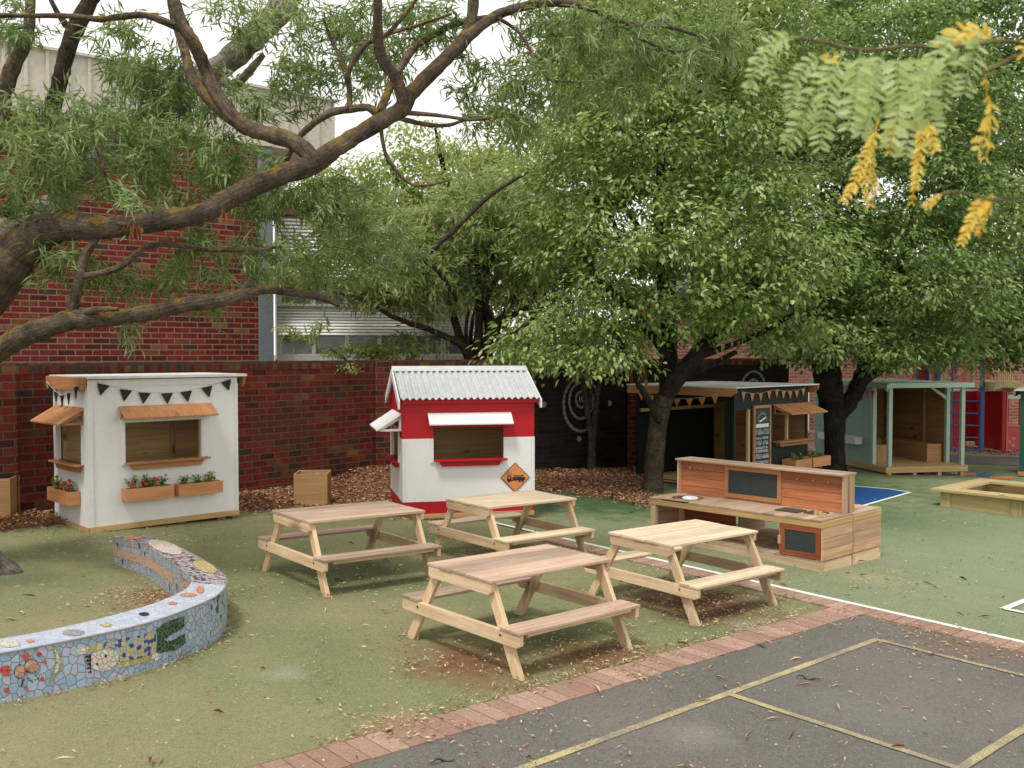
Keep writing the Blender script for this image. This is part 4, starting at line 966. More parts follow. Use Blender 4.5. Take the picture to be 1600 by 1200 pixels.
strip('outer_face', PO, -.05, PO, ZT, M['mos_blue'], ms, 0, i_f); strip('outer_face', PO, -.05, PO, ZT, M['mos_fine'], ms, i_f, NS-1)
strip('inner_face', PI_, -.05, PI_, ZT, M['mos_inner'], ms, 0, NS-1, True)
strip('top_face', PO, ZT, PI_, ZT, M['mos_top'], ms, 0, i_ap-4, vw=.27); strip('top_face', PO, ZT, PI_, ZT, M['mos_mixed'], ms, i_ap-4, NS-1, vw=.27)
mb = MB(); a, b = PO[-1], PI_[-1]; mb.poly([(a.x, a.y, gz(a.x)-.05), (b.x, b.y, gz(b.x)-.05), (b.x, b.y, ZT), (a.x, a.y, ZT)], [(0, 0), (.27, 0), (.27, .26), (0, .26)]); mb.build('end_face', M['mos_inner'], ms)
Pq_ = [p+Vector((-(PO[k]-p).x, -(PO[k]-p).y, 0)).normalized()*.003 for k, p in enumerate(PI_)]
strip('mosaic_band', Pq_, .195, Pq_, .27, mosaic('peach_mosaic', (.5, .3, .2), (.58, .4, .28), (.55, .36, .3), 40, (.3, .26, .2)), ms, 66, NS-1, True)
strip('mosaic_band', Pq_, .12, Pq_, .31, mosaic('red_green_mosaic', (.45, .1, .07), (.36, .4, .32), (.5, .36, .25), 34, (.2, .18, .15)), ms, 57, 62, True)
# grout bead along the outer top edge
MB().tube([(p.x, p.y, ZT-.003) for p in PO], .006, 5).build('edge_bead', plain('grout', (.24, .23, .2), .9), ms)
# pictures on the outer face, drawn in the unrolled face plane (s along, z up)
So = [0]
for a, b in zip(PO[:-1], PO[1:]): So.append(So[-1]+(b-a).length)
def on_face(px, py, off=.004):
    """pixel -> distance along outer face and height"""
    best = None; r_ = ray(px, py)
    for k in range(NS-1):
        a, b = PO[k], PO[k+1]; d = b-a; det = -r_.x*d.y+r_.y*d.x
        if abs(det) < 1e-9: continue
        u = (r_.x*a.y-r_.y*a.x)/det; t = (a.y+u*d.y)/r_.y
        if 0 <= u <= 1 and (best is None or t < best[0]): best = (t, So[k]+u*d.length, H+t*r_.z)
    return best[1], best[2]
def face_pt(s, z, off):
    k = max(j for j in range(NS) if So[j] <= s+1e-9); k = min(k, NS-2); d = (PO[k+1]-PO[k]); u = (s-So[k])/d.length
    p = PO[k]+d*u; d.normalize(); return Vector((p.x+d.y*off, p.y-d.x*off, z))
def tiles(pixpoly, mat, name='mosaic_picture', step=.02, jit=.35, gap=.84, off=.003, cols=None, squash=1):
    """fill a polygon (given on the photo) with small broken tiles on the curved face"""
    pl = [on_face(*p) for p in pixpoly]; xs = [p[0] for p in pl]; zs = [p[1] for p in pl]; mb = MB()
    def inside(x, z):
        c = False; n = len(pl)
        for i in range(n):
            (x1, z1), (x2, z2) = pl[i], pl[(i+1) % n]
            if (z1 > z) != (z2 > z) and x < (x2-x1)*(z-z1)/(z2-z1)+x1: c = not c
        return c
    step = .0065; nx = int((max(xs)-min(xs))/step)+1; nz = int((max(zs)-min(zs))/step)+1; x0, z0 = min(xs), min(zs)
    for j in range(nz):                                  # rows of the shape, each row cut where the outline crosses it
        zc = z0+(j+.5)*step; run = None
        for i in range(nx+1):
            xc = x0+(i+.5)*step; q = i < nx and inside(xc, zc)
            if q and run is None: run = i
            if run is not None and (not q or i-run >= 4):
                xa, xb = x0+run*step, x0+i*step; za, zb = zc-step/2, zc+step/2
                mb._add([face_pt(xa, za, off), face_pt(xb, za, off), face_pt(xb, zb, off), face_pt(xa, zb, off)], [(0, 1, 2, 3)], [[(xa, za), (xb, za), (xb, zb), (xa, zb)]], .5)
                run = i if q else None
    return mb.build(name, mat, ms)
def tilemat(name, stops):
    c = [q[1] for q in stops]; return mosaic(name, c[0], c[len(c)//3], c[(2*len(c))//3] if len(c) > 2 else c[-1], 34 if len(c) < 5 else 44, (.2, .19, .15))
TM = dict(red=tilemat('red_tile', [(0, (.5, .03, .02)), (.5, (.6, .06, .03))]), pink=tilemat('peach_tile', [(0, (.48, .22, .15)), (.4, (.55, .3, .2)), (.75, (.35, .1, .1))]),
          white=tilemat('white_tile', [(0, (.62, .55, .46)), (.5, (.7, .64, .56))]), green=tilemat('dark_green_tile', [(0, (.01, .05, .025)), (.5, (.015, .075, .035))]),
          yel=tilemat('yellow_tile', [(0, (.45, .36, .14)), (.6, (.55, .47, .22))]), shirt=tilemat('patterned_tile', [(0, (.03, .06, .24)), (.3, (.5, .42, .22)), (.62, (.05, .12, .3)), (.74, (.32, .4, .42)), (.93, (.45, .08, .06))]),
          black=plain('black_tile', (.02, .02, .02)), sage=tilemat('sage_tile', [(0, (.25, .3, .16)), (.5, (.33, .36, .22))]), orange=tilemat('orange_tile', [(0, (.6, .2, .08)), (.5, (.55, .3, .15))]))
def ell(cx, cy, rx, ry, a=0, n=14):
    return [(cx+rx*math.cos(t)*math.cos(a)-ry*math.sin(t)*math.sin(a), cy+rx*math.cos(t)*math.sin(a)+ry*math.sin(t)*math.cos(a)) for t in np.linspace(0, 2*PI, n+1)[:-1]]
tiles(ell(31, 1049, 9, 11), TM['black'], step=.014, off=.004, gap=1.0); tiles(ell(49, 1041, 12, 11), TM['black'], step=.014, off=.004, gap=1.0)
tiles(ell(31, 1049, 8, 10), TM['pink'], step=.018, off=.0055); tiles(ell(49, 1041, 11, 10), TM['pink'], step=.018, off=.0055)
for c in ((40, 1025, 6), (8, 1047, 8), (61, 1022, 4), (70, 1034, 3.5), (66, 1060, 3.5), (41, 1075, 3.5), (10, 1078, 4)): tiles(ell(c[0], c[1], c[2], c[2]), TM['red'], step=.017, off=.0045)
for a, b in (((37, 1060), (33, 1072)), ((44, 1058), (50, 1066)), ((53, 1052), (60, 1060))):
    tiles([(a[0]-1, a[1]), (a[0]+1.2, a[1]), (b[0]+1.2, b[1]), (b[0]-1, b[1])], TM['black'], step=.008, gap=1.1, off=.004)
tiles([(82, 1009), (92, 1012), (97, 1030), (95, 1048), (84, 1060), (76, 1069), (80, 1052), (87, 1038), (84, 1022)], TM['sage'], step=.02); tiles([(85, 1014), (90, 1016), (93, 1030), (92, 1045), (85, 1054), (82, 1058), (84, 1048), (89, 1036), (87, 1022)], TM['white'], step=.014, off=.0045)
# sleeping figure: face, hair spikes, patterned shirt, hands, leaf
tiles(ell(162, 1031, 24, 17, -.25), TM['white'], step=.02); tiles([(118, 1014), (138, 1010), (137, 1019), (122, 1023)], TM['white'], step=.02)
for k in range(5):
    y = 1022+k*6; tiles([(142, y), (142, y+6), (129+k*2, y+5)], TM['black'], step=.011, gap=1.05, off=.0045)
tiles([(138, 1010), (160, 1005), (160, 1014), (138, 1019)], TM['yel'], step=.02); tiles([(160, 1005), (243, 985), (243, 1023), (186, 1035), (188, 1012), (162, 1012)], TM['shirt'], step=.016, jit=.4)
tiles([(183, 1035), (237, 1022), (237, 1032), (183, 1043)], TM['yel'], step=.019); tiles(ell(243, 1026, 6, 6), TM['white'], step=.02, off=.004)
for e in ((152, 1037), (165, 1024)): tiles(ell(e[0], e[1], 2.2, 2.2), TM['black'], step=.008, off=.0045, gap=1.05)
tiles([(244, 983), (258, 972), (288, 962), (288, 979), (256, 999), (262, 1003), (289, 990), (289, 1005), (275, 1016), (240, 1021), (246, 1005)], TM['green'], step=.019, gap=.9)
tiles(ell(297, 967, 3, 5), TM['white'], step=.05); tiles(ell(297, 994, 3, 5), TM['white'], step=.05)
# patches laid in the top and inner faces
def top_patch(cx, cy, rx, ry, mat, step=.02, a=0):
    mb = MB(); pts = ell(cx, cy, rx, ry, a, 12); W_ = []
    for p in pts:
        d = ray(*p); t = (ZT-H)/d.z; W_.append((d.x*t, d.y*t))
    x0, x1 = min(p[0] for p in W_), max(p[0] for p in W_); y0, y1 = min(p[1] for p in W_), max(p[1] for p in W_)
    c0 = (sum(p[0] for p in W_)/12, sum(p[1] for p in W_)/12)
    def ins(x, y):
        c = False
        for i in range(12):
            (ax, ay), (bx, by) = W_[i], W_[(i+1) % 12]
            if (ay > y) != (by > y) and x < (bx-ax)*(y-ay)/(by-ay)+ax: c = not c
        return c
    st_ = .009; x = x0
    while x < x1:
        y = y0
        while y < y1:
            if ins(x+st_/2, y+st_/2): q = [(x, y), (x+st_, y), (x+st_, y+st_), (x, y+st_)]; mb._add([(a_, b_, ZT+.003) for a_, b_ in q], [(0, 1, 2, 3)], [q], .5)
            y += st_
        x += st_
    if mb.v: mb.build('mosaic_picture', mat, ms)
top_patch(258, 855, 28, 9, TM['white'], .028, .3); top_patch(320, 886, 20, 8, TM['yel'], .028, .35); top_patch(208, 840, 14, 3, TM['orange'], .024)
top_patch(115, 989, 17, 5, tilemat('grey_tile', [(0, (.25, .28, .3)), (.5, (.32, .35, .38))]), .02); top_patch(15, 1007, 17, 5, TM['white'], .02); top_patch(48, 1002, 6, 2.5, TM['orange'], .02); top_patch(225, 960, 8, 3, TM['black'], .012); top_patch(166, 977, 9, 3, TM['yel'], .016); top_patch(295, 930, 14, 3, TM['orange'], .016); top_patch(313, 922, 6, 6, TM['orange'], .014); top_patch(270, 943, 7, 2.5, TM['orange'], .018)

# ------------------------------------------------------------------ play structure far right
yD = 23.0
def pz(py, y=yD): return H-(py-550)/F*y
def pxx(px, y=yD): return (px-800)/F*y
ps = thing('play_structure', 'coral, blue and red climbing frame with ladder and yellow barriers far behind the mint playhouse', 'climbing frame', (pxx(1500), yD, 0))
ox = pxx(1500)
def pb(mb, p0, p1, q0, q1, y0=0, y1=.08): mb.box(pxx(p0)-ox, pxx(p1)-ox, y0, y1, pz(q1), pz(q0), grain='z'); return mb
for px in (1439, 1467, 1497, 1520, 1559):
    pb(MB(), px, px+6, 470, 706, .3+.1*(px % 3), .4+.1*(px % 3)).build('post', M['coral'], ps, bevel=.01)
pb(MB(), 1535.5, 1539, 480, 708, 0, .1).build('post', M['coral'], ps, bevel=.01)
mb = MB(); mb.tube([(pxx(1485.5)-ox, -.1, pz(708)), (pxx(1485.5)-ox, -.1, pz(560))], .016, 8)
for q in (606, 626, 645, 664, 683, 702): mb.tube([(pxx(1479)-ox, -.1, pz(q)), (pxx(1532)-ox, -.1, pz(q+1))], .016, 8)
pb(mb, 1529.5, 1535, 480, 708, -.13, -.05); mb.build('ladder', M['blue'], ps)
mb = MB(); pb(mb, 1495.5, 1502, 609, 699, .1, .18); pb(mb, 1512, 1529, 611, 697, .6, .64); pb(mb, 1514, 1560, 611, 696, 1.0, 1.04); mb.box(pxx(1556)-ox, pxx(1558)-ox, -.3, .99, pz(703), pz(611)); pb(mb, 1556, 1562, 610, 704, -.35, -.31)
pb(mb, 1562, 1588, 612, 662, .3, .34); pb(mb, 1582, 1588, 612, 664, -.35, -.31); mb.build('red_panel', M['play_red'], ps, each=True)
mb = MB(); pb(mb, 1562.5, 1587, 664, 701, -.35, -.32); mb.build('low_panel', M['play_pink'], ps)
mb = MB()
for cx, cy in ((1567, 689), (1574, 684), (1573, 694)):
    for k in range(6):
        a = k*PI/3; x, z = pxx(cx+2*math.cos(a))-ox, pz(cy+2*math.sin(a)); mb.prism([(x+.012*math.cos(t), z+.012*math.sin(t)) for t in np.linspace(0, 2*PI, 7)[:-1]], -.356, -.351)
mb.build('flower_decor', M['yellow'], ps)
mb = MB(); pb(mb, 1562, 1563.5, 612, 703, -.37, -.351); pb(mb, 1586.5, 1588, 612, 703, -.37, -.351); pb(mb, 1563.5, 1586.5, 663, 665, -.375, -.352); mb.build('panel_trim', M['coral'], ps)
mb = MB(); pb(mb, 1479, 1562, 608.5, 611.5, -.02, .6); pb(mb, 1563, 1588, 616, 622, -.36, .2); mb.build('deck_edge', M['louvre'], ps, each=True)
mb = MB()
for k in range(8): pb(mb, 1566+k*3.2, 1567.2+k*3.2, 560, 616, .2, .23)
for k in range(6): pb(mb, 1478+k*3.2, 1479.4+k*3.2, 560, 608, .5, .53)
pb(mb, 1476, 1497, 558, 561, .49, .54); pb(mb, 1564, 1592, 558, 561, .19, .24); mb.build('barrier', M['yellow'], ps, each=True)
P = [(pxx(p)-ox, pz(q)) for p, q in ((1538, 610), (1541, 597), (1552, 594), (1575, 595), (1592, 601), (1598, 612), (1585, 611), (1570, 606), (1552, 605))]
MB().prism(P, -.45, .4).build('hood', M['yellow'], ps, bevel=.01)
mb = MB(); pb(mb, 1449, 1463, 566, 600, .52, .56); mb.build('red_panel', M['play_red'], ps, each=True)
mb = MB(); pb(mb, 1446, 1449, 566, 602, .48, .52); pb(mb, 1462, 1466, 566, 602, .48, .52); pb(mb, 1449, 1462, 566, 569, .48, .52); pb(mb, 1471, 1475, 540, 602, .2, .28)
mb.tube([(pxx(1517)-ox, 0, pz(600)), (pxx(1517)-ox, 0, pz(584)), (pxx(1520)-ox, 0, pz(580)), (pxx(1524)-ox, 0, pz(580))], .016, 6); mb.build('blue_frame', M['blue'], ps)

# ------------------------------------------------------------------ trees
def limbs(name, specs, mat, parent, n=10, wob=.0, sub=6, skel=None):
    """specs: list of [(px,py,depth,radius_px)...]"""
    mb = MB()
    for sp_ in specs:
        pts = [(at(p[0], p[1], p[2]), p[3]*p[2]/F) for p in sp_]; sm = smoothpath(pts, sub)
        if wob: sm = [(v+Vector([random.gauss(0, r*wob) for _ in range(3)]), r*random.uniform(.93, 1.07)) for v, r in sm]
        mb.tube([v for v, _ in sm], [max(r, .002) for _, r in sm], n if pts[0][1] > .02 else 6)
        if skel is not None: skel += [tuple(v) for v, _ in sm]
    return mb.build(name, mat, parent, smooth=True)
def blob_centres(blobs, dens, seed, shell=.45):
    r = np.random.default_rng(seed); out = []
    for (px, py, d, rx, ry, rz) in blobs:
        c = np.array(at(px, py, d)); a = rx*d/F; b = ry*d/F; n = max(3, int(dens*(a*b)**.75*rz**.75*4.0))
        q = r.normal(0, 1, (n, 3)); q /= np.linalg.norm(q, axis=1, keepdims=True); q *= (r.uniform(shell**3, 1, (n, 1)))**(1/3)
        out.append(c+q*[a, rz, b])
    return np.concatenate(out)
def twigs(centres, skel, mat, parent, name='twigs', maxd=1.6, rad=.006, prob=1., n=4):
    sk = np.array(skel); mb = MB(); order = np.argsort([np.min(np.linalg.norm(sk-c, axis=1)) for c in centres])
    dirs = np.zeros_like(centres)
    for i in order:
        c = centres[i]; dd = np.linalg.norm(sk-c, axis=1); j = int(np.argmin(dd)); dist = dd[j]; p = sk[j]
        dirs[i] = (c-p)/(dist+1e-6)
        if dist < .05 or dist > maxd: continue
        mid = (p+c)/2+np.array([0, 0, .12*dist])+rng.normal(0, .06*dist, 3)
        new = [p*(1-t)**2+2*mid*t*(1-t)+c*t*t for t in (0, .33, .66, 1)]
        if random.random() < prob: mb.tube([Vector(x) for x in new], [rad*(.6+dist), rad*(.5+dist*.6), rad*.5, rad*.3], n, cap=False)
        sk = np.concatenate([sk, np.array(new[1:])])
    if mb.v: mb.build(name, mat, parent, smooth=True)
    return dirs
def crown(name, centres, dirs, kind, mat, parent, per, L, W, spread, seed, label=None):
    r = np.random.default_rng(seed); n = len(centres)
    cen = np.repeat(centres, per, 0); dr = np.repeat(dirs, per, 0); m = len(cen)
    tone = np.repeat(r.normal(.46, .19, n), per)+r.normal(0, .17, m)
    if kind == 'narrow':      # tufts of long leaves fanning out from the last part of the twig
        s = r.uniform(-1, .6, (m, 1)); P = cen+dr*s*spread+r.normal(0, spread*.22, (m, 3))
        D = dr*.7+r.normal(0, .62, (m, 3))+[0, 0, -.35]
        N = r.normal(0, .6, (m, 3))+[0, 0, 1]
        V, Fc = leaf_arrays(P, D, N, L*r.uniform(.65, 1.25, m), W*r.uniform(.7, 1.2, m), .15, .12)
    else:                     # broad drooping leaves held in sprays, upper side to the light
        q = r.normal(0, 1, (m, 3)); q[:, 2] = q[:, 2]*.45; P = cen+q*spread*.6
        D = q*[.7, .7, .3]+dr*.35+[0, 0, -.55]+r.normal(0, .3, (m, 3))
        N = r.normal(0, .45, (m, 3))+q*[.5, .5, 0]+[0, 0, 1]
        V, Fc = broad_arrays(P, D, N, L*r.uniform(.5, 1.25, m), W*r.uniform(.6, 1.15, m))
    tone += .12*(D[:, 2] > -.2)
    o = tri_mesh(name, V, Fc, np.repeat(np.clip(tone, 0, 1), len(Fc)//m), mat, parent); return o
def trunk_mesh(name, pts, mat, parent, flare=1.6, n=14, skel=None, wob=.05):
    sm = smoothpath(pts, 5); 
    sm = [(v, r) for v, r in sm]; k = max(1, len(sm)//6)
    mb = MB(); rad = [r*(1+(flare-1)*max(0, 1-i/k)**2)*random.uniform(1-wob, 1+wob) for i, (v, r) in enumerate(sm)]
    mb.tube([v for v, _ in sm], rad, n)
    if skel is not None: skel += [tuple(v) for v, _ in sm[len(sm)//2:]]
    return mb.build(name, mat, parent, smooth=True)

# --- tree A: leaning lichen covered tree at the left, limbs spreading over the yard
tb = Vector((-4.62, 7.9, gz(-4.62)))
tA = thing('tree', 'large spreading tree with lichen covered limbs and narrow leaves reaching in from the left edge', 'tree', tb)
tA.matrix_world = Matrix()
sk = []
MB_tr = trunk_mesh('trunk', [(Vector((-4.62, 7.9, -.05)), .34), (Vector((-4.66, 7.9, .6)), .28), (Vector((-4.7, 7.92, 1.3)), .25), (Vector((-4.72, 7.9, 2.0)), .25), (at(-40, 465, 7.8), .23)], M['bark_lichen'], tA, flare=1.35)
mbq = MB()
for a_, l_, h_ in ((-.35, .55, .3), (.15, .62, .28), (-.9, .6, .3), (.7, .5, .34), (-.1, .45, .42)):
    c, s2 = math.cos(a_), math.sin(a_); q = []; n_ = 9
    for k in range(n_): t = k/(n_-1); q.append(Vector((-4.62+c*l_*t+random.gauss(0, .012), 7.9+s2*l_*t+random.gauss(0, .012), .12+h_*(1-t)**1.6+random.gauss(0, .012))))
    mbq.tube(q, [(.2*(1-t)**.8+.05)*random.uniform(.8, 1.2) for t in np.linspace(0, 1, n_)], 9)
mbq.build('root_flare', M['bark_root'], tA)
limbA = [
 [(-60, 490, 7.8, 48), (0, 425, 7.6, 40), (40, 382, 7.5, 32), (85, 356, 7.4, 23), (150, 357, 7.3, 18), (210, 350, 7.3, 17), (260, 343, 7.3, 16), (312, 334, 7.3, 16), (368, 305, 7.4, 16), (430, 277, 7.4, 16), (485, 258, 7.5, 16), (525, 232, 7.5, 14), (570, 204, 7.6, 13), (627, 170, 7.6, 13), (641, 147, 7.6, 12), (683, 105, 7.7, 11), (722, 66, 7.8, 11), (734, 42, 7.9, 9), (741, -10, 8, 8), (745, -60, 8, 7)],
 [(490, 258, 7.5, 15), (478, 236, 7.5, 14), (450, 218, 7.5, 13), (397, 204, 7.5, 12), (368, 187, 7.5, 12), (340, 150, 7.5, 11), (320, 105, 7.5, 10), (300, 62, 7.4, 10), (284, 37, 7.4, 10), (272, 0, 7.4, 9), (262, -50, 7.4, 8)],
 [(722, 66, 7.8, 9), (768, 28, 7.9, 8), (811, 12, 8, 7), (851, 5, 8, 6), (893, 6, 8.1, 6), (927, 14, 8.2, 5), (970, 34, 8.3, 4.5), (1046, 42, 8.4, 3.5), (1100, 60, 8.5, 2)],
 [(284, 45, 7.4, 7), (232, 25, 7.3, 5), (198, 25, 7.3, 5), (153, 30, 7.2, 4.5), (108, 25, 7.2, 4), (0, 24, 7.1, 3.5), (-80, 20, 7, 3)],
 [(365, 190, 7.7, 8), (329, 159, 7.8, 8), (300, 119, 7.9, 8), (286, 71, 8, 7), (272, 28, 8.1, 6), (262, -30, 8.1, 5)],
 [(632, 170, 7.6, 10), (621, 128, 7.5, 9), (598, 93, 7.4, 9), (590, 57, 7.3, 8), (590, 0, 7.2, 7), (590, -50, 7.2, 6)],
 [(590, 178, 7.6, 7), (575, 168, 7.6, 6), (553, 170, 7.6, 6), (513, 178, 7.7, 6), (471, 210, 7.8, 5), (447, 250, 7.9, 4)],
 [(546, 172, 7.6, 5), (546, 140, 7.6, 4.5), (544, 113, 7.5, 4.5), (570, 71, 7.5, 4), (604, 54, 7.4, 3.5), (644, 8, 7.4, 3), (660, -20, 7.4, 2)],
 [(544, 113, 7.5, 3.5), (532, 88, 7.5, 3), (519, 65, 7.5, 3), (505, 28, 7.4, 2)],
 [(593, 175, 7.6, 7), (610, 136, 7.8, 6), (641, 82, 8, 6), (669, 60, 8.1, 5), (712, 37, 8.2, 5), (768, 26, 8.2, 4)],
 [(604, 54, 7.5, 3), (650, 40, 7.6, 2.5), (705, 22, 7.7, 2)],
 [(632, 176, 7.6, 4), (683, 180, 7.6, 3), (740, 187, 7.6, 2.5), (790, 180, 7.7, 1.5)],
 [(620, 184, 7.6, 4), (669, 195, 7.7, 3.5), (703, 195, 7.8, 3), (735, 183, 7.8, 2)],
 [(595, 198, 7.6, 3.5), (604, 244, 7.6, 3), (635, 283, 7.6, 2.5), (663, 290, 7.6, 2.5), (706, 280, 7.7, 1.5)],
 [(778, 28, 7.9, 3), (810, 50, 7.9, 2.5), (840, 90, 7.9, 2), (880, 95, 8, 1.5)], [(820, 60, 7.9, 2.5), (850, 120, 7.9, 2), (900, 128, 8, 1.5)],
 [(970, 34, 8.3, 3), (1000, 60, 8.4, 2.5), (1050, 80, 8.4, 2), (1090, 75, 8.5, 1.5)],
 [(105, 345, 7.35, 5), (150, 340, 7.3, 4.5), (198, 352, 7.2, 3.5)],
 [(-120, 600, 7.8, 30), (0, 545, 7.5, 18), (42, 523, 7.4, 17), (113, 500, 7.3, 16), (170, 498, 7.3, 13), (241, 487, 7.4, 13), (283, 477, 7.4, 13), (340, 470, 7.5, 11), (377, 461, 7.5, 10), (411, 452, 7.6, 8), (455, 456, 7.8, 7), (507, 467, 7.9, 5), (530, 478, 8, 3)],
 [(110, 495, 7.3, 10), (118, 460, 7.3, 9), (125, 430, 7.3, 8), (133, 400, 7.3, 7), (155, 365, 7.3, 5)],
 [(130, 432, 7.3, 5), (184, 419, 7.3, 5), (227, 387, 7.3, 4.5), (269, 382, 7.4, 4.5), (326, 390, 7.5, 4), (397, 390, 7.6, 3), (440, 385, 7.7, 2)],
 [(377, 461, 7.5, 6), (385, 445, 7.5, 5), (395, 430, 7.5, 3)],
 [(120, 492, 7.3, 6), (150, 484, 7.2, 5), (185, 483, 7.2, 3)],
 [(172, 375, 7.3, 2.5), (180, 330, 7.3, 2.2), (160, 260, 7.4, 2), (150, 230, 7.4, 1.5)],
]
limbs('limb', limbA, M['bark_lichen'], tA, 12, .035, skel=sk)
limbB = [[(-150, 560, 9, 34), (-60, 430, 9, 30), (30, 350, 9, 24), (93, 317, 9, 19), (127, 272, 9, 18), (190, 215, 9.1, 18), (255, 167, 9.1, 18), (283, 144, 9.1, 17), (340, 108, 9.2, 18), (383, 71, 9.2, 20), (411, 42, 9.2, 20), (442, 8, 9.2, 21), (480, -50, 9.2, 20)],
 [(345, 128, 9.2, 7), (370, 130, 9.1, 7), (395, 105, 9, 6), (412, 85, 9, 4)]]
limbs('limb', limbB, M['bark_pale'], tA, 12, .04, skel=sk)
limbC = [[(10, 340, 8.6, 13), (60, 250, 8.6, 12), (85, 161, 8.6, 12), (97, 110, 8.6, 12), (108, 71, 8.6, 12), (119, 42, 8.6, 13), (142, 0, 8.6, 12), (160, -40, 8.6, 12)], [(108, 45, 8.6, 6), (90, 20, 8.6, 4), (75, -10, 8.6, 3)]]
limbs('limb', limbC, M['bark_mid'], tA, 12, .04, skel=sk)
limbD = [[(-30, 300, 8.2, 14), (0, 190, 8.2, 13), (6, 142, 8.2, 13), (23, 99, 8.2, 12), (42, 57, 8.2, 10), (47, 20, 8.2, 8), (48, -20, 8.2, 7)]]
limbs('limb', limbD, M['bark_lichen'], tA, 12, .04, skel=sk)
blA = [(50, 250, 7.6, 85, 60, .7), (160, 245, 7.6, 105, 65, .7), (290, 250, 7.9, 110, 60, .7), (90, 190, 7.9, 95, 40, .6), (220, 185, 8.2, 90, 45, .6), (380, 280, 8, 80, 50, .6), (50, 310, 7.4, 75, 30, .5), (225, 320, 7.2, 50, 25, .3),
 (100, 405, 7.6, 60, 40, .4), (210, 435, 7.8, 90, 32, .4), (310, 400, 8, 70, 50, .4), (415, 400, 8, 55, 50, .5), (205, 525, 7.5, 22, 14, .15), (330, 475, 7.8, 40, 22, .2),
 (25, 35, 8, 55, 35, .5), (200, 80, 8.3, 50, 60, .5), (250, 130, 8.3, 70, 45, .5), (370, 30, 8.5, 60, 35, .5), (490, 60, 8.4, 80, 65, .6), (620, 55, 8.4, 75, 60, .6), (470, 130, 8.3, 60, 38, .5), (570, 120, 8.2, 45, 35, .4), (690, 35, 8.2, 45, 35, .4), (740, 130, 8, 55, 35, .4), (810, 150, 8, 70, 45, .5), (780, 190, 8, 75, 32, .5), (440, 320, 8.5, 70, 40, .4), (540, 310, 8.5, 80, 50, .4), (520, 400, 8.6, 70, 55, .5), (620, 395, 8.6, 50, 40, .4),
 (880, 80, 8.2, 70, 50, .5), (970, 70, 8.4, 80, 55, .5), (1070, 90, 8.6, 80, 45, .5), (1140, 60, 8.7, 60, 38, .4), (960, 140, 8.4, 70, 30, .4), (850, 40, 8.2, 60, 35, .4), (330, 150, 8.3, 60, 30, .3), (420, 170, 8.2, 55, 28, .3)]
cA = blob_centres(blA, 76, 11, .1); dA = twigs(cA, sk, M['twig'], tA, rad=.0045)
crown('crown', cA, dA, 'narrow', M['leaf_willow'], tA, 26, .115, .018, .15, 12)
mb = MB()
P = []; D = []
for (px, py) in ((203, 352), (217, 356), (207, 360), (213, 350), (350, 330)):
    c = at(px, py, 7.15)
    for k in range(7): P.append(c+Vector(rng.normal(0, .012, 3))); D.append(np.array([rng.normal(0, .25), rng.normal(0, .25), -1]))
P = np.array(P); D = np.array(D); V, Fc = leaf_arrays(P, D, rng.normal(0, 1, (len(P), 3)), rng.uniform(.06, .11, len(P)), rng.uniform(.015, .025, len(P)))
tri_mesh('dead_leaves', V, Fc, np.repeat(rng.random(len(P)), 2), M['leaf_dead'], tA)

# --- tree B: many stemmed tree behind the wall
tB = thing('tree', 'twiggy many stemmed tree growing just behind the brick wall above the red playhouse', 'tree')
sk = []; dB = 16.3
base = [(740, 640, dB, 14)]
trunk_mesh('trunk', [(at(742, 660, dB), .2), (at(742, 600, dB), .17), (at(744, 565, dB), .13)], M['bark_mid'], tB, skel=sk)
specs = [[(742, 600, dB, 9), (730, 555, dB, 7), (712, 512, dB, 5), (700, 450, dB, 4), (690, 380, dB, 3)], [(744, 590, dB, 8), (748, 520, dB, 6), (748, 442, dB, 5), (742, 380, dB, 3)], [(748, 590, dB, 8), (758, 550, dB, 6), (763, 498, dB, 5), (752, 440, dB+.3, 4), (770, 380, dB, 3)],
 [(750, 590, dB, 8), (770, 540, dB, 6), (782, 505, dB, 5), (820, 480, dB, 4), (850, 440, dB, 3)], [(740, 590, dB, 8), (726, 544, dB-.4, 6), (678, 518, dB-.8, 5), (621, 498, dB-1.2, 4), (570, 470, dB-1.5, 3), (520, 455, dB-1.6, 2)], [(760, 520, dB, 4), (800, 470, dB, 3), (815, 420, dB, 2)], [(735, 570, dB, 5), (760, 470, dB+.5, 4), (790, 400, dB+.5, 3), (800, 330, dB+.5, 2)],
 [(661, 405, dB-2, 4.5), (709, 359, dB-2, 4.5), (765, 306, dB-2, 3.5), (825, 269, dB-2, 2)], [(715, 470, dB-1, 4), (690, 430, dB-1.5, 4), (661, 405, dB-2, 4)], [(748, 560, dB, 5), (800, 520, dB-.5, 4), (840, 500, dB-.5, 2)]]
for k in range(8): 
    x = 720+k*8; specs.append([(744, 585, dB, 4), (x, 520, dB+random.uniform(-.6, .6), 3), (x+random.uniform(-30, 40), 450, dB+random.uniform(-.6, .6), 2.2), (x+random.uniform(-50, 60), 370, dB, 1.2)])
limbs('branch', specs, M['bark_mid'], tB, 7, .08, skel=sk)
blB = [(470, 520, 15.7, 40, 10, .2), (610, 400, 16.5, 110, 75, 1.), (710, 370, 17.5, 100, 80, 1.2), (800, 410, 17.5, 70, 80, 1.), (580, 450, 16, 70, 30, .6), (670, 460, 16.6, 70, 40, .8), (770, 320, 17.5, 80, 60, 1.), (850, 360, 17, 60, 60, .8), (550, 340, 16.5, 80, 60, .8), (460, 420, 16.3, 50, 50, .5), (640, 540, 16.6, 60, 18, .3)]
blB = [(a_, b_, c_-1.1, d_*.97, e_, f_) for a_, b_, c_, d_, e_, f_ in blB]
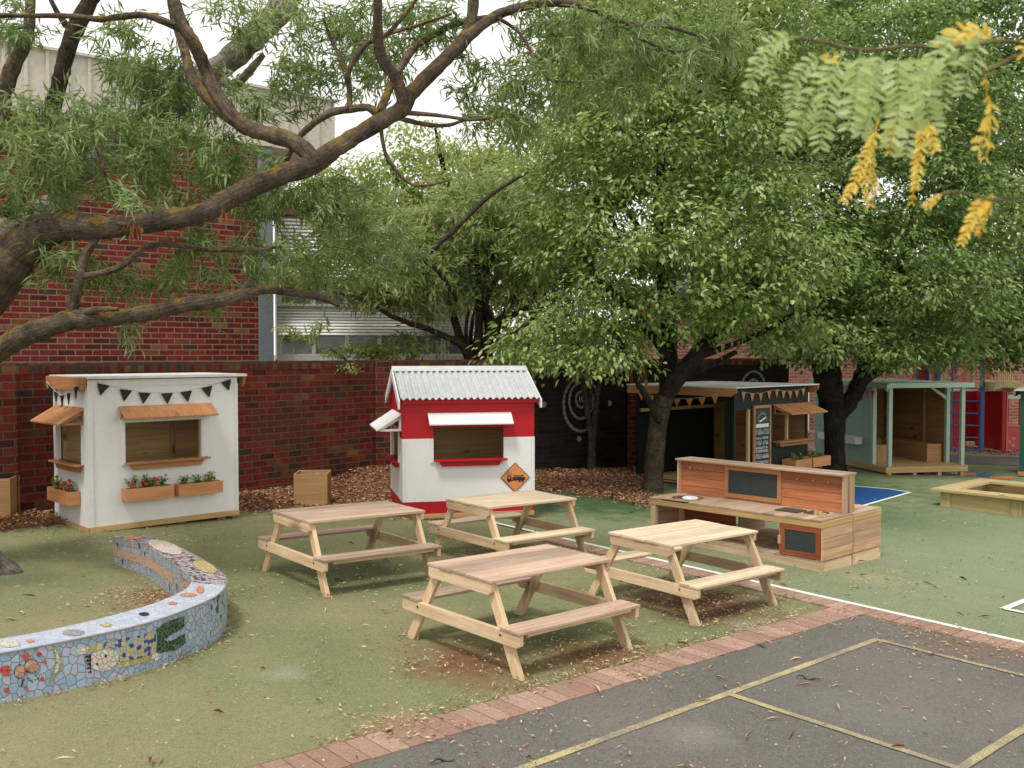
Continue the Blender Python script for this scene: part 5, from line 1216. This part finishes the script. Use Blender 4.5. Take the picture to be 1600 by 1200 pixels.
cB = blob_centres(blB, 52, 21, .1); d_ = twigs(cB, sk, M['twig_dark'], tB, rad=.005, maxd=2.5)
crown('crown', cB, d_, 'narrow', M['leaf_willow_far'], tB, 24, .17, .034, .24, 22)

# --- tree C: slim forked tree in front of the painted wall
tC = thing('tree', 'slim forked young tree in front of the painted wall target', 'tree'); sk = []; y = 16.1
trunk_mesh('trunk', [(at(925, 737, y)-Vector((0, 0, .05)), .075), (at(925, 700, y), .06), (at(926, 680, y), .055)], M['bark_mid'], tC, skel=sk)
limbs('branch', [[(925, 690, y, 5), (919, 650, y, 4.5), (913, 605, y, 4.5), (908, 560, y, 4), (900, 520, y, 3)], [(927, 684, y, 5), (933, 620, y, 4.5), (940, 582, y, 4), (948, 545, y, 3), (960, 500, y, 2)], [(922, 640, y, 3), (925, 590, y, 3), (930, 550, y, 2)]], M['bark_mid'], tC, 8, .05, skel=sk)
cC = blob_centres([(900, 545, 16, 80, 24, .7), (950, 530, 16, 70, 30, .7), (860, 560, 15.8, 50, 18, .4)], 26, 31); d_ = twigs(cC, sk, M['twig_dark'], tC)
crown('crown', cC, d_, 'broad', M['leaf_pear'], tC, 24, .085, .045, .2, 32)

# --- trees D and E: pear trees with dense drooping crowns
def pear(label, base, specs, blobs, seed, bark_, leaf='leaf_pear', dens=25, per=31, L=.108, W=.058, spread=.27, name='tree', flare=1.4, lm=None):
    t = thing(name, label, 'tree'); sk = []
    trunk_mesh('trunk', base, bark_, t, skel=sk, flare=flare, wob=.04)
    limbs('limb', specs, lm or bark_, t, 12, .05, skel=sk)
    c = blob_centres(blobs, dens, seed, .62); d = twigs(c, sk, M['twig_dark'], t, rad=.008, maxd=4, prob=0 if leaf == 'leaf_yellow' else .8)
    crown('crown', c, d, 'broad', M[leaf], t, per, L, W, spread, seed+1); return t
y = 14.0
pear('broad pear tree with a leaning fissured trunk between the red playhouse and the mud kitchen', [(at(1019, 775, y)-Vector((0, 0, .05)), .15), (at(1023, 710, y), .135), (at(1030, 650, y), .135), (at(1038, 620, y), .15)],
 [[(1036, 630, y, 13), (1052, 600, y, 14), (1075, 570, y, 13), (1102, 540, y, 12), (1140, 500, y, 12), (1180, 440, y, 9), (1210, 380, y, 6)], [(1036, 640, y, 12), (1044, 590, y+.3, 13), (1046, 540, y+.4, 12), (1040, 470, y+.5, 10), (1030, 380, y+.5, 8), (1030, 280, y+.6, 6), (1050, 170, y+.6, 4)], [(1030, 660, y-.1, 5), (1010, 620, y-.2, 5), (996, 598, y-.3, 4.5), (988, 570, y-.4, 4), (960, 520, y-.6, 3)], [(1085, 560, y, 6), (1140, 540, y-.2, 5), (1190, 520, y-.3, 4), (1240, 490, y-.4, 3)], [(1045, 560, y, 8), (1000, 500, y-.3, 6), (940, 440, y-.4, 5), (900, 380, y, 4)], [(1058, 590, y+.1, 6), (1100, 575, y+.4, 5), (1150, 550, y+.6, 4)], [(975, 420, y-.2, 4), (955, 340, y, 4), (915, 300, y, 3)]],
 [(875, 530, 13.4, 80, 42, .7), (930, 570, 13.3, 60, 22, .5), (820, 565, 13.3, 50, 16, .4), (800, 545, 13.4, 40, 20, .5), (960, 545, 13.3, 65, 34, .6), (930, 470, 13.8, 90, 50, .7), (1060, 430, 13.3, 120, 75, 1.), (1000, 350, 13.9, 130, 75, 1.1), (1190, 460, 13.6, 100, 75, 1.), (1130, 350, 13.6, 140, 85, 1.2), (1250, 390, 13.8, 70, 65, .9), (1050, 230, 14.2, 150, 85, 1.2), (910, 260, 14.6, 95, 80, 1.), (1080, 120, 14.6, 150, 80, 1.2), (940, 130, 15, 95, 80, 1.), (1170, 240, 14.4, 110, 80, 1.), (1225, 520, 13.7, 70, 30, .6), (1080, 510, 13.6, 80, 28, .6), (860, 380, 14.5, 55, 60, .7), (1000, 40, 15, 130, 60, 1.1), (1180, 50, 15.5, 110, 80, 1.1)],
 41, M['bark_mid'], lm=M['bark_dark'])
y = 17.6
pear('broad pear tree with a dark forked trunk beside the mint playhouse', [(at(1304, 737, y)-Vector((0, 0, .05)), .2), (at(1304, 690, y), .18), (at(1304, 650, y), .19), (at(1300, 620, y), .2)],
 [[(1300, 632, y, 19), (1296, 600, y, 20), (1296, 570, y, 18), (1290, 510, y, 14), (1270, 430, y, 10), (1260, 330, y, 6)], [(1292, 620, y, 10), (1282, 595, y, 10), (1275, 565, y, 9), (1250, 520, y, 7), (1220, 480, y, 5)], [(1310, 650, y, 13), (1334, 617, y, 13), (1350, 580, y, 13), (1360, 540, y, 11), (1390, 470, y, 8), (1420, 380, y, 6), (1430, 280, y, 5)], [(1345, 600, y, 6), (1366, 585, y-.1, 6), (1395, 568, y-.3, 5), (1450, 555, y-.5, 4), (1500, 530, y-.6, 3)], [(1380, 500, y, 6), (1440, 450, y, 5), (1490, 420, y, 3)]],
 [(1390, 430, 16.6, 110, 75, 1.1), (1490, 450, 16.6, 80, 65, 1.), (1290, 530, 16.6, 70, 34, .8), (1260, 460, 17.4, 80, 60, 1.), (1280, 330, 17, 110, 80, 1.2), (1410, 300, 17.2, 130, 85, 1.2), (1360, 540, 16.8, 80, 34, .8), (1460, 530, 17, 80, 34, .8), (1340, 180, 17.6, 130, 90, 1.3), (1490, 200, 18, 110, 100, 1.3), (1530, 340, 17.5, 80, 80, 1.), (1240, 545, 16.4, 60, 28, .6), (1420, 560, 16.5, 60, 18, .5), (1250, 200, 18, 90, 80, 1.), (1420, 80, 18.3, 130, 80, 1.2)],
 51, M['bark_dark'], leaf='leaf_pear_dark', per=34, L=.115, W=.062, spread=.28, dens=27)
y = 22
pear('tall dense tree behind the pear trees, filling the top centre', [(Vector((3.5, y, -.2)), .25), (Vector((3.5, y, 1.5)), .2), (Vector((3.5, y, 4)), .16)],
 [[(1044, 400, y, 8), (1030, 200, y, 7), (1010, 0, y, 5)], [(1044, 400, y, 7), (1130, 180, y, 5), (1200, 20, y, 4)], [(1044, 420, y, 5), (930, 250, y, 4), (880, 100, y, 3)]],
 [(935, 60, 21, 70, 70, 1.4), (1000, 30, 21.5, 110, 70, 1.5), (1120, 60, 21.5, 110, 90, 1.5), (1240, 40, 21.5, 110, 80, 1.5), (905, 180, 21, 55, 90, 1.2), (980, 200, 22, 110, 110, 1.5), (1130, 220, 22, 120, 110, 1.5), (880, 330, 21.5, 70, 80, 1.2), (1230, 160, 22, 110, 90, 1.5), (960, 420, 21.5, 90, 60, 1), (1180, 400, 22, 120, 80, 1.2), (1060, 500, 21.5, 120, 25, .6)],
 61, M['bark_dark'], leaf='leaf_pear', dens=17, per=34, L=.15, W=.085, spread=.36)
y = 23.5
pear('dark dense tree at the right edge behind the mint playhouse', [(Vector((12.6, y, -.5)), .25), (Vector((12.6, y, 1.5)), .2), (Vector((12.5, y, 4)), .16)],
 [[(1620, 400, y, 8), (1560, 250, y, 7), (1500, 60, y, 5)], [(1620, 430, y, 7), (1640, 200, y, 5), (1600, 20, y, 4)], [(1620, 470, y, 5), (1540, 530, y-2, 4), (1490, 545, y-3, 3)]],
 [(1580, 360, 21, 80, 100, 1.4), (1590, 500, 20.5, 80, 60, 1.2), (1540, 490, 20.5, 60, 50, 1), (1570, 180, 22, 90, 120, 1.5), (1540, 50, 22.5, 110, 80, 1.5), (1400, 40, 22.5, 120, 80, 1.5), (1660, 400, 21, 80, 180, 1.4), (1560, 555, 20.5, 70, 18, .5), (1470, 540, 21, 50, 25, .6), (1440, 180, 23, 100, 100, 1.4), (1400, 460, 22, 110, 60, 1.1), (1330, 420, 22.5, 120, 80, 1.2)],
 71, M['bark_dark'], leaf='leaf_pear_dark', dens=17, per=34, L=.15, W=.085, spread=.36)
y = 29
pear('pale yellow green tree far behind the school building', [(Vector((-1.8, y, -.2)), .3), (Vector((-1.8, y, 2.5)), .22), (Vector((-1.8, y, 6)), .15)],
 [[(705, 320, y, 6), (690, 250, y, 4), (680, 200, y, 2)], [(705, 330, y, 5), (760, 270, y, 4), (790, 220, y, 2)], [(705, 340, y, 5), (630, 290, y, 4), (600, 240, y, 2)]],
 [(690, 275, y, 90, 60, 1.8), (770, 290, y, 80, 70, 1.8), (620, 280, y, 70, 50, 1.6), (700, 350, y, 110, 60, 1.8), (820, 250, y, 60, 80, 1.5), (550, 300, y, 70, 50, 1.3), (660, 220, y, 50, 30, 1), (470, 290, y, 60, 45, 1.2)],
 81, M['bark_dark'], leaf='leaf_yellow', dens=8, per=30, L=.16, W=.09, spread=.42)
y = 21.5
pear('light green bushy tree behind the wall between the school building and the pear trees', [(Vector((.4, y, -.2)), .16), (Vector((.4, y, 1.2)), .12), (Vector((.5, y, 2.6)), .1)],
 [[(836, 500, y, 6), (800, 420, y, 4), (770, 330, y, 2.5)], [(836, 500, y, 6), (860, 430, y, 4), (880, 340, y, 2.5)], [(832, 540, y, 5), (770, 500, y, 4), (730, 470, y, 2)]],
 [(760, 400, y, 70, 80, 1.2), (850, 380, y, 70, 80, 1.2), (800, 480, y, 90, 60, 1.2), (720, 490, y, 60, 50, 1), (890, 480, y, 70, 60, 1.1), (800, 300, y, 60, 60, 1), (790, 550, y, 110, 22, .8), (930, 540, y, 90, 30, .9)],
 85, M['bark_dark'], leaf='leaf_bush', dens=17, per=30, L=.13, W=.06, spread=.36)
# shrub over the wall
sh = thing('shrub', 'light yellow green shrub poking over the brick wall left of the red playhouse', 'shrub'); sk = []
limbs('stem', [[(560, 640, 15.3, 4), (565, 590, 15.3, 3), (590, 550, 15.2, 2)], [(560, 640, 15.3, 3), (545, 570, 15.2, 2), (515, 545, 15, 1.5)], [(560, 640, 15.3, 2), (556, 580, 15.0, 2), (545, 572, 14.4, 1.5), (535, 577, 14.0, 1)]], M['twig'], sh, 6, skel=sk)
c = blob_centres([(590, 552, 15.3, 40, 14, .3), (522, 552, 15.2, 16, 12, .2), (538, 575, 14.1, 18, 9, .12), (560, 545, 15.3, 30, 12, .25)], 260, 91, .1); d_ = twigs(c, sk, M['twig'], sh, rad=.003)
crown('foliage', c, d_, 'broad', M['leaf_yellow'], sh, 16, .05, .034, .08, 92)

# --- overhanging locust branch close to the camera
lb = thing('locust_branch', 'drooping branch with pale green and yellow ferny leaves hanging close at the top right', 'tree branch')
DZ = 1.75
stems = [[(1720, 90, 1.8, 5), (1600, 88, 1.78, 4), (1560, 102, 1.76, 3.5), (1520, 122, 1.75, 3), (1480, 150, 1.75, 2), (1410, 140, 1.75, 2)], [(1650, 75, 1.78, 3), (1600, 66, 1.76, 3), (1550, 66, 1.75, 3), (1480, 74, 1.74, 3), (1420, 72, 1.73, 3), (1360, 78, 1.72, 3), (1318, 74, 1.71, 3), (1280, 64, 1.7, 2.5), (1240, 58, 1.7, 2)],
 [(1700, 300, 1.6, 2.5), (1600, 308, 1.6, 2.2), (1550, 313, 1.6, 2), (1500, 300, 1.6, 1.5), (1472, 303, 1.6, 1.3)], [(1400, 150, 1.74, 2), (1380, 170, 1.74, 1.5), (1370, 180, 1.74, 1)]]
M['green_stem'] = bark('green_stem', (.2, .17, .09), (.36, .3, .17)); limbs('stem', stems, M['green_stem'], lb, 8)
def compound(pts, mat, n, ll, z=DZ, seed=0, wd=.38):
    """pinnate leaf: midrib along pixel points, n pairs of oval leaflets of length ll px"""
    r = np.random.default_rng(seed); sm = smoothpath([(at(p[0], p[1], z+(p[2] if len(p) > 2 else 0)), .0009) for p in pts], 8); P = [v for v, _ in sm]
    mb = MB().tube(P, [.0012]*len(P), 5, r=.3)
    s = [0]
    for a, b in zip(P[:-1], P[1:]): s.append(s[-1]+(b-a).length)
    l0 = ll*1.15*z/F; dep = Vector((r.normal(0, .25), -1+r.normal(0, .1), r.normal(.35, .2))).normalized()
    for k in range(n):
        t = s[-1]*(.14+.86*k/(n-1)); i = min(max(j for j in range(len(s)) if s[j] <= t+1e-9), len(P)-2); p = P[i].lerp(P[i+1], (t-s[i])/(s[i+1]-s[i]))
        d = (P[i+1]-P[i]).normalized(); side = d.cross(dep).normalized(); l = l0*(1-.35*(k/n)**3)*r.uniform(.75, 1.1)
        for sg_ in (-1, 1):
            dd = (side*sg_*r.uniform(.85, 1)+d*(r.uniform(.8, 1.4) if mat == 'locust_yellow' else r.uniform(.2, .7))+dep*r.uniform(-.5, .4)).normalized(); nn = (dep+side*sg_*.3).normalized(); sd_ = dd.cross(nn).normalized(); w_ = l*wd
            rr = r.random(); V = []
            prof = [(0, 0), (.12, .55), (.35, .95), (.6, 1), (.85, .7), (1, .12)]
            for u, q in prof: V += [p+dd*l*u+sd_*w_*.5*q+nn*(.06*l*q), p+dd*l*u-sd_*w_*.5*q+nn*(.06*l*q), ]
            V += [p+dd*l*u for u, q in prof]
            m = len(prof); fs = []
            for j in range(m-1): fs += [(2*j, 2*m+j, 2*m+j+1, 2*j+2), (2*m+j, 2*j+1, 2*j+3, 2*m+j+1)]
            mb._add(V, fs, [[(0, 0)]*4]*len(fs), rr)
    mb.build('compound_leaf', M[mat], lb, smooth=True)
G_, Y_ = 'locust_green', 'locust_yellow'
CL = [([(1250, 58), (1215, 62), (1190, 85), (1178, 115), (1172, 145)], G_, 13, 17), ([(1240, 60), (1205, 78), (1200, 105), (1208, 130)], G_, 9, 16),
 ([(1290, 85), (1262, 100), (1240, 135), (1236, 170)], G_, 11, 18), ([(1318, 76), (1290, 120), (1265, 160), (1245, 200), (1230, 230)], G_, 16, 22), ([(1318, 76), (1305, 120), (1290, 165), (1285, 200), (1282, 230)], G_, 15, 24),
 ([(1345, 78), (1340, 110), (1335, 150), (1325, 200)], G_, 13, 25), ([(1365, 78), (1355, 120), (1350, 160), (1345, 205)], G_, 13, 24), ([(1385, 75), (1370, 110), (1365, 150), (1350, 200)], G_, 13, 24),
 ([(1410, 75), (1400, 115), (1405, 160), (1395, 210), (1390, 225)], G_, 14, 24), ([(1440, 72), (1430, 110), (1425, 160), (1420, 200), (1415, 240)], G_, 15, 24), ([(1470, 74), (1450, 110), (1445, 150), (1455, 200), (1455, 225)], G_, 14, 24),
 ([(1500, 70), (1480, 65), (1460, 90), (1445, 120), (1435, 150)], G_, 12, 22), ([(1530, 66), (1500, 60), (1480, 80), (1478, 120), (1470, 160)], G_, 13, 24), ([(1545, 66), (1525, 60), (1520, 90), (1510, 120), (1505, 145)], G_, 11, 24), ([(1540, 68), (1510, 50), (1490, 55), (1470, 70)], Y_, 7, 20), ([(1550, 66), (1535, 48), (1515, 50), (1505, 60)], Y_, 6, 18),
 ([(1372, 190), (1365, 215), (1350, 250), (1335, 285), (1322, 310)], Y_, 13, 15), ([(1370, 190), (1362, 220), (1362, 260), (1368, 295)], Y_, 11, 14), ([(1355, 255), (1352, 280), (1355, 300), (1358, 318)], Y_, 7, 12),
 ([(1435, 190), (1438, 220), (1435, 255), (1430, 290)], Y_, 11, 15), ([(1430, 240), (1428, 270), (1427, 300), (1425, 315)], Y_, 7, 10), ([(1400, 180), (1392, 205), (1390, 235)], Y_, 6, 13), ([(1450, 190), (1455, 210), (1460, 232)], Y_, 5, 13),
 ([(1540, 115), (1542, 150), (1545, 180)], Y_, 3, 13), ([(1545, 150), (1548, 185), (1535, 220), (1530, 230)], Y_, 5, 20), ([(1548, 190), (1545, 225), (1540, 245)], Y_, 3, 14),
 ([(1550, 303), (1530, 325), (1515, 350), (1503, 378)], Y_, 11, 15), ([(1552, 305), (1545, 325), (1535, 350), (1528, 366)], Y_, 9, 11), ([(1472, 303), (1462, 310), (1448, 322)], Y_, 5, 10), ([(1610, 60), (1600, 75), (1598, 85)], Y_, 3, 14), ([(1283, 88), (1290, 90), (1300, 92)], Y_, 2, 12)]
for k, (p, m, n, l) in enumerate(CL): compound([(a, b, .0) for a, b in p], m, n, l, DZ+((k*7) % 11-5)*.012 if p[0][1] < 280 else 1.6, seed=k)

# ------------------------------------------------------------------ mulch, chips and litter
def chips(name, pts, zf, L, W, mat, seed, curl=.3, tilt=.35, lift=.004):
    r = np.random.default_rng(seed); n = len(pts); P = np.array([[x, y, zf(x, y)+lift] for x, y in pts])+np.c_[np.zeros((n, 2)), r.uniform(0, lift, n)]
    a = r.uniform(0, 2*PI, n); D = np.c_[np.cos(a), np.sin(a), r.normal(0, tilt*.4, n)]; N = r.normal(0, tilt, (n, 3))+[0, 0, 1]
    V, Fc = leaf_arrays(P, D, N, L*r.uniform(.4, 1.5, n), W*r.uniform(.5, 1.5, n), curl, .05)
    o = tri_mesh(name, V, Fc, np.repeat(r.random(n), 2), mat); tag(o, kind='stuff'); return o
mul = [(-30, 838), (60, 825), (130, 818), (250, 815), (371, 801), (430, 798), (560, 803), (640, 808), (720, 800), (835, 772), (870, 770), (960, 783), (1015, 798), (1022, 775), (1010, 745)]
mp_ = [gp(*p) for p in mul]; poly = [(p.x, p.y) for p in mp_]+[(2.6, 16.9), (-1.9, 14.62), (-6.2, 9.0)]
def inside(x, y, pl):
    c = False; n = len(pl)
    for i in range(n):
        (x1, y1), (x2, y2) = pl[i], pl[(i+1) % n]
        if (y1 > y) != (y2 > y) and x < (x2-x1)*(y-y1)/(y2-y1)+x1: c = not c
    return c
def mz(x, y):
    h = .015+.2*math.exp(-((x+1.85)**2+(y-14.1)**2)/.5)+.05*math.exp(-((x-1.3)**2+(y-15.6)**2)/1.2)+.04*math.exp(-((x+4.9)**2+(y-10.4)**2)/.4)
    return gz(x)+h+.012*math.sin(7*x+3)*math.sin(6*y)
bm = bmesh.new(); res = .12; vs = {}
xs = np.arange(-6.4, 2.8, res); ys = np.arange(8.8, 17, res)
for i, x in enumerate(xs):
    for j, y in enumerate(ys):
        if inside(x, y, poly): vs[i, j] = bm.verts.new((x+random.uniform(-.02, .02), y+random.uniform(-.02, .02), mz(x, y)))
for (i, j) in list(vs):
    q = [(i, j), (i+1, j), (i+1, j+1), (i, j+1)]
    if all(k in vs for k in q): bm.faces.new([vs[k] for k in q])
edge = [v for v in bm.verts if v.is_boundary]
for v in edge: v.co.z = gz(v.co.x)+.002
me = bpy.data.meshes.new('mulch_bed'); bm.to_mesh(me); bm.free(); me.materials.append(M['mulch']); o = bpy.data.objects.new('mulch_bed', me); C.objects.link(o); tag(o, kind='structure')
pts = []
while len(pts) < 24000:
    x, y = rng.uniform(-6.4, 2.8), rng.uniform(8.8, 17)
    if inside(x, y, poly) or (random.random() < .25 and inside(x+rng.normal(0, .15), y+abs(rng.normal(0, .2)), poly)): pts.append((x, y))
chips('bark_chips', pts, lambda x, y: mz(x, y) if inside(x, y, poly) else gz(x), .05, .018, M['chips'], 5, tilt=.6, lift=.012)
def scatter(c, s, n): return [(rng.normal(c[0], s), rng.normal(c[1], s*.9)) for _ in range(n)]
pts = []
for c, s, n in (((-.25, 6.1), .3, 260), ((.5, 6.3), .3, 260), ((1.5, 7.8), .38, 900), ((-2.6, 7.35), .28, 800), ((-.05, 9.5), .4, 350), ((-.6, 5.0), .16, 140), ((-1.2, 8.2), .5, 260), ((-3.6, 9.3), .5, 250), ((3.1, 6.9), .3, 150), ((.15, 4.75), .3, 120), ((2.9, 6.5), .25, 80), ((-.62, 5.98), .05, 40), ((.08, 5.62), .05, 40), ((.75, 5.85), .05, 30), ((.62, 6.5), .35, 150), ((1.45, 7.2), .1, 60), ((3.2, 8.9), .35, 120), ((1.9, 13.2), .35, 300)): pts += scatter(c, s, n)
for k in range(520):
    t_ = rng.uniform(0, 4.4); n_ = abs(rng.normal(0, .06)); p_ = Kp(t_, .25+n_); pts.append(p_)
for k in range(260): pts.append(Wp(rng.uniform(.5, 6.5), -rng.uniform(.2, .4)))
for (x_, y_, a_, *_r) in tabs:
    for sx in (-1, 1):
        for sy in (-1, 1):
            c_, s_ = math.cos(a_), math.sin(a_); q_ = (x_+c_*.5*sx-s_*.55*sy, y_+s_*.5*sx+c_*.55*sy); pts += scatter(q_, .045, 26)
for k in range(500):
    i_ = rng.integers(0, NS-1); p_ = PO[i_]; pts.append((p_.x+abs(rng.normal(0, .05)), p_.y-abs(rng.normal(0, .05))))
pts += [(x, y) for x, y in zip(rng.uniform(-6, 8, 3600), rng.uniform(3.9, 14, 3600)) if not (2.9 < x+0 < 3.2 and 9 < y < 10)]
def clearz(x, y): return gz(x)+.012
chips('leaf_litter', pts, clearz, .035, .008, M['litter'], 6, tilt=.35, lift=.005)
pts = list(zip(rng.uniform(-5, 7, 7000), rng.uniform(3.9, 11, 7000))); chips('fine_litter', pts, clearz, .011, .006, M['litter'], 8, tilt=.3, lift=.002)
pts = list(zip(rng.uniform(-3.5, 5, 190), rng.uniform(4.2, 10, 190))); chips('fallen_leaf', pts, clearz, .085, .012, M['litter'], 9, curl=.8, tilt=.4, lift=.006).name = 'fallen_leaves'
pts = list(zip(rng.uniform(6, 20, 5000), rng.uniform(21.7, 27, 5000))); chips('playground_chips', pts, clearz, .08, .03, M['chips'], 10, tilt=.5, lift=.01)

# ------------------------------------------------------------------ small dropped things
def pod(label, pts, r_, cat='seed pod'):
    t = MB(); P = []
    for k, (px, py) in enumerate(pts):
        g_ = gp(px, py); P.append(Vector((g_.x, g_.y, g_.z+.016+.012*math.sin(k*2.1))))
    sm = smoothpath([(p, r_*(.35 if k in (0, len(P)-1) else 1)) for k, p in enumerate(P)], 5)
    o = t.tube([p for p, _ in sm], [r for _, r in sm], 6).build('fallen_pod', M['dark_metal'], smooth=True); return tag(o, label, cat)
pod('dark curved seed pod lying on the asphalt inside the yellow court lines', [(1243, 1062), (1252, 1061.5), (1262, 1063), (1272, 1064.5), (1281, 1067.5)], .006)
pod('dark curved seed pod beside the brick edging at the bottom of the photo', [(672, 1199), (684, 1194), (697, 1191), (711, 1192)], .006)
g_ = gp(956, 781)
st = MB().tube([g_-Vector((0, 0, .03)), g_+Vector((.01, 0, .09)), g_+Vector((.0, .01, .17))], [.014, .011, .007], 7).build('garden_stake', M['twig_dark'], smooth=True)
tag(st, 'short dark stake standing on the turf between the bark bed and the pale table', 'stake')
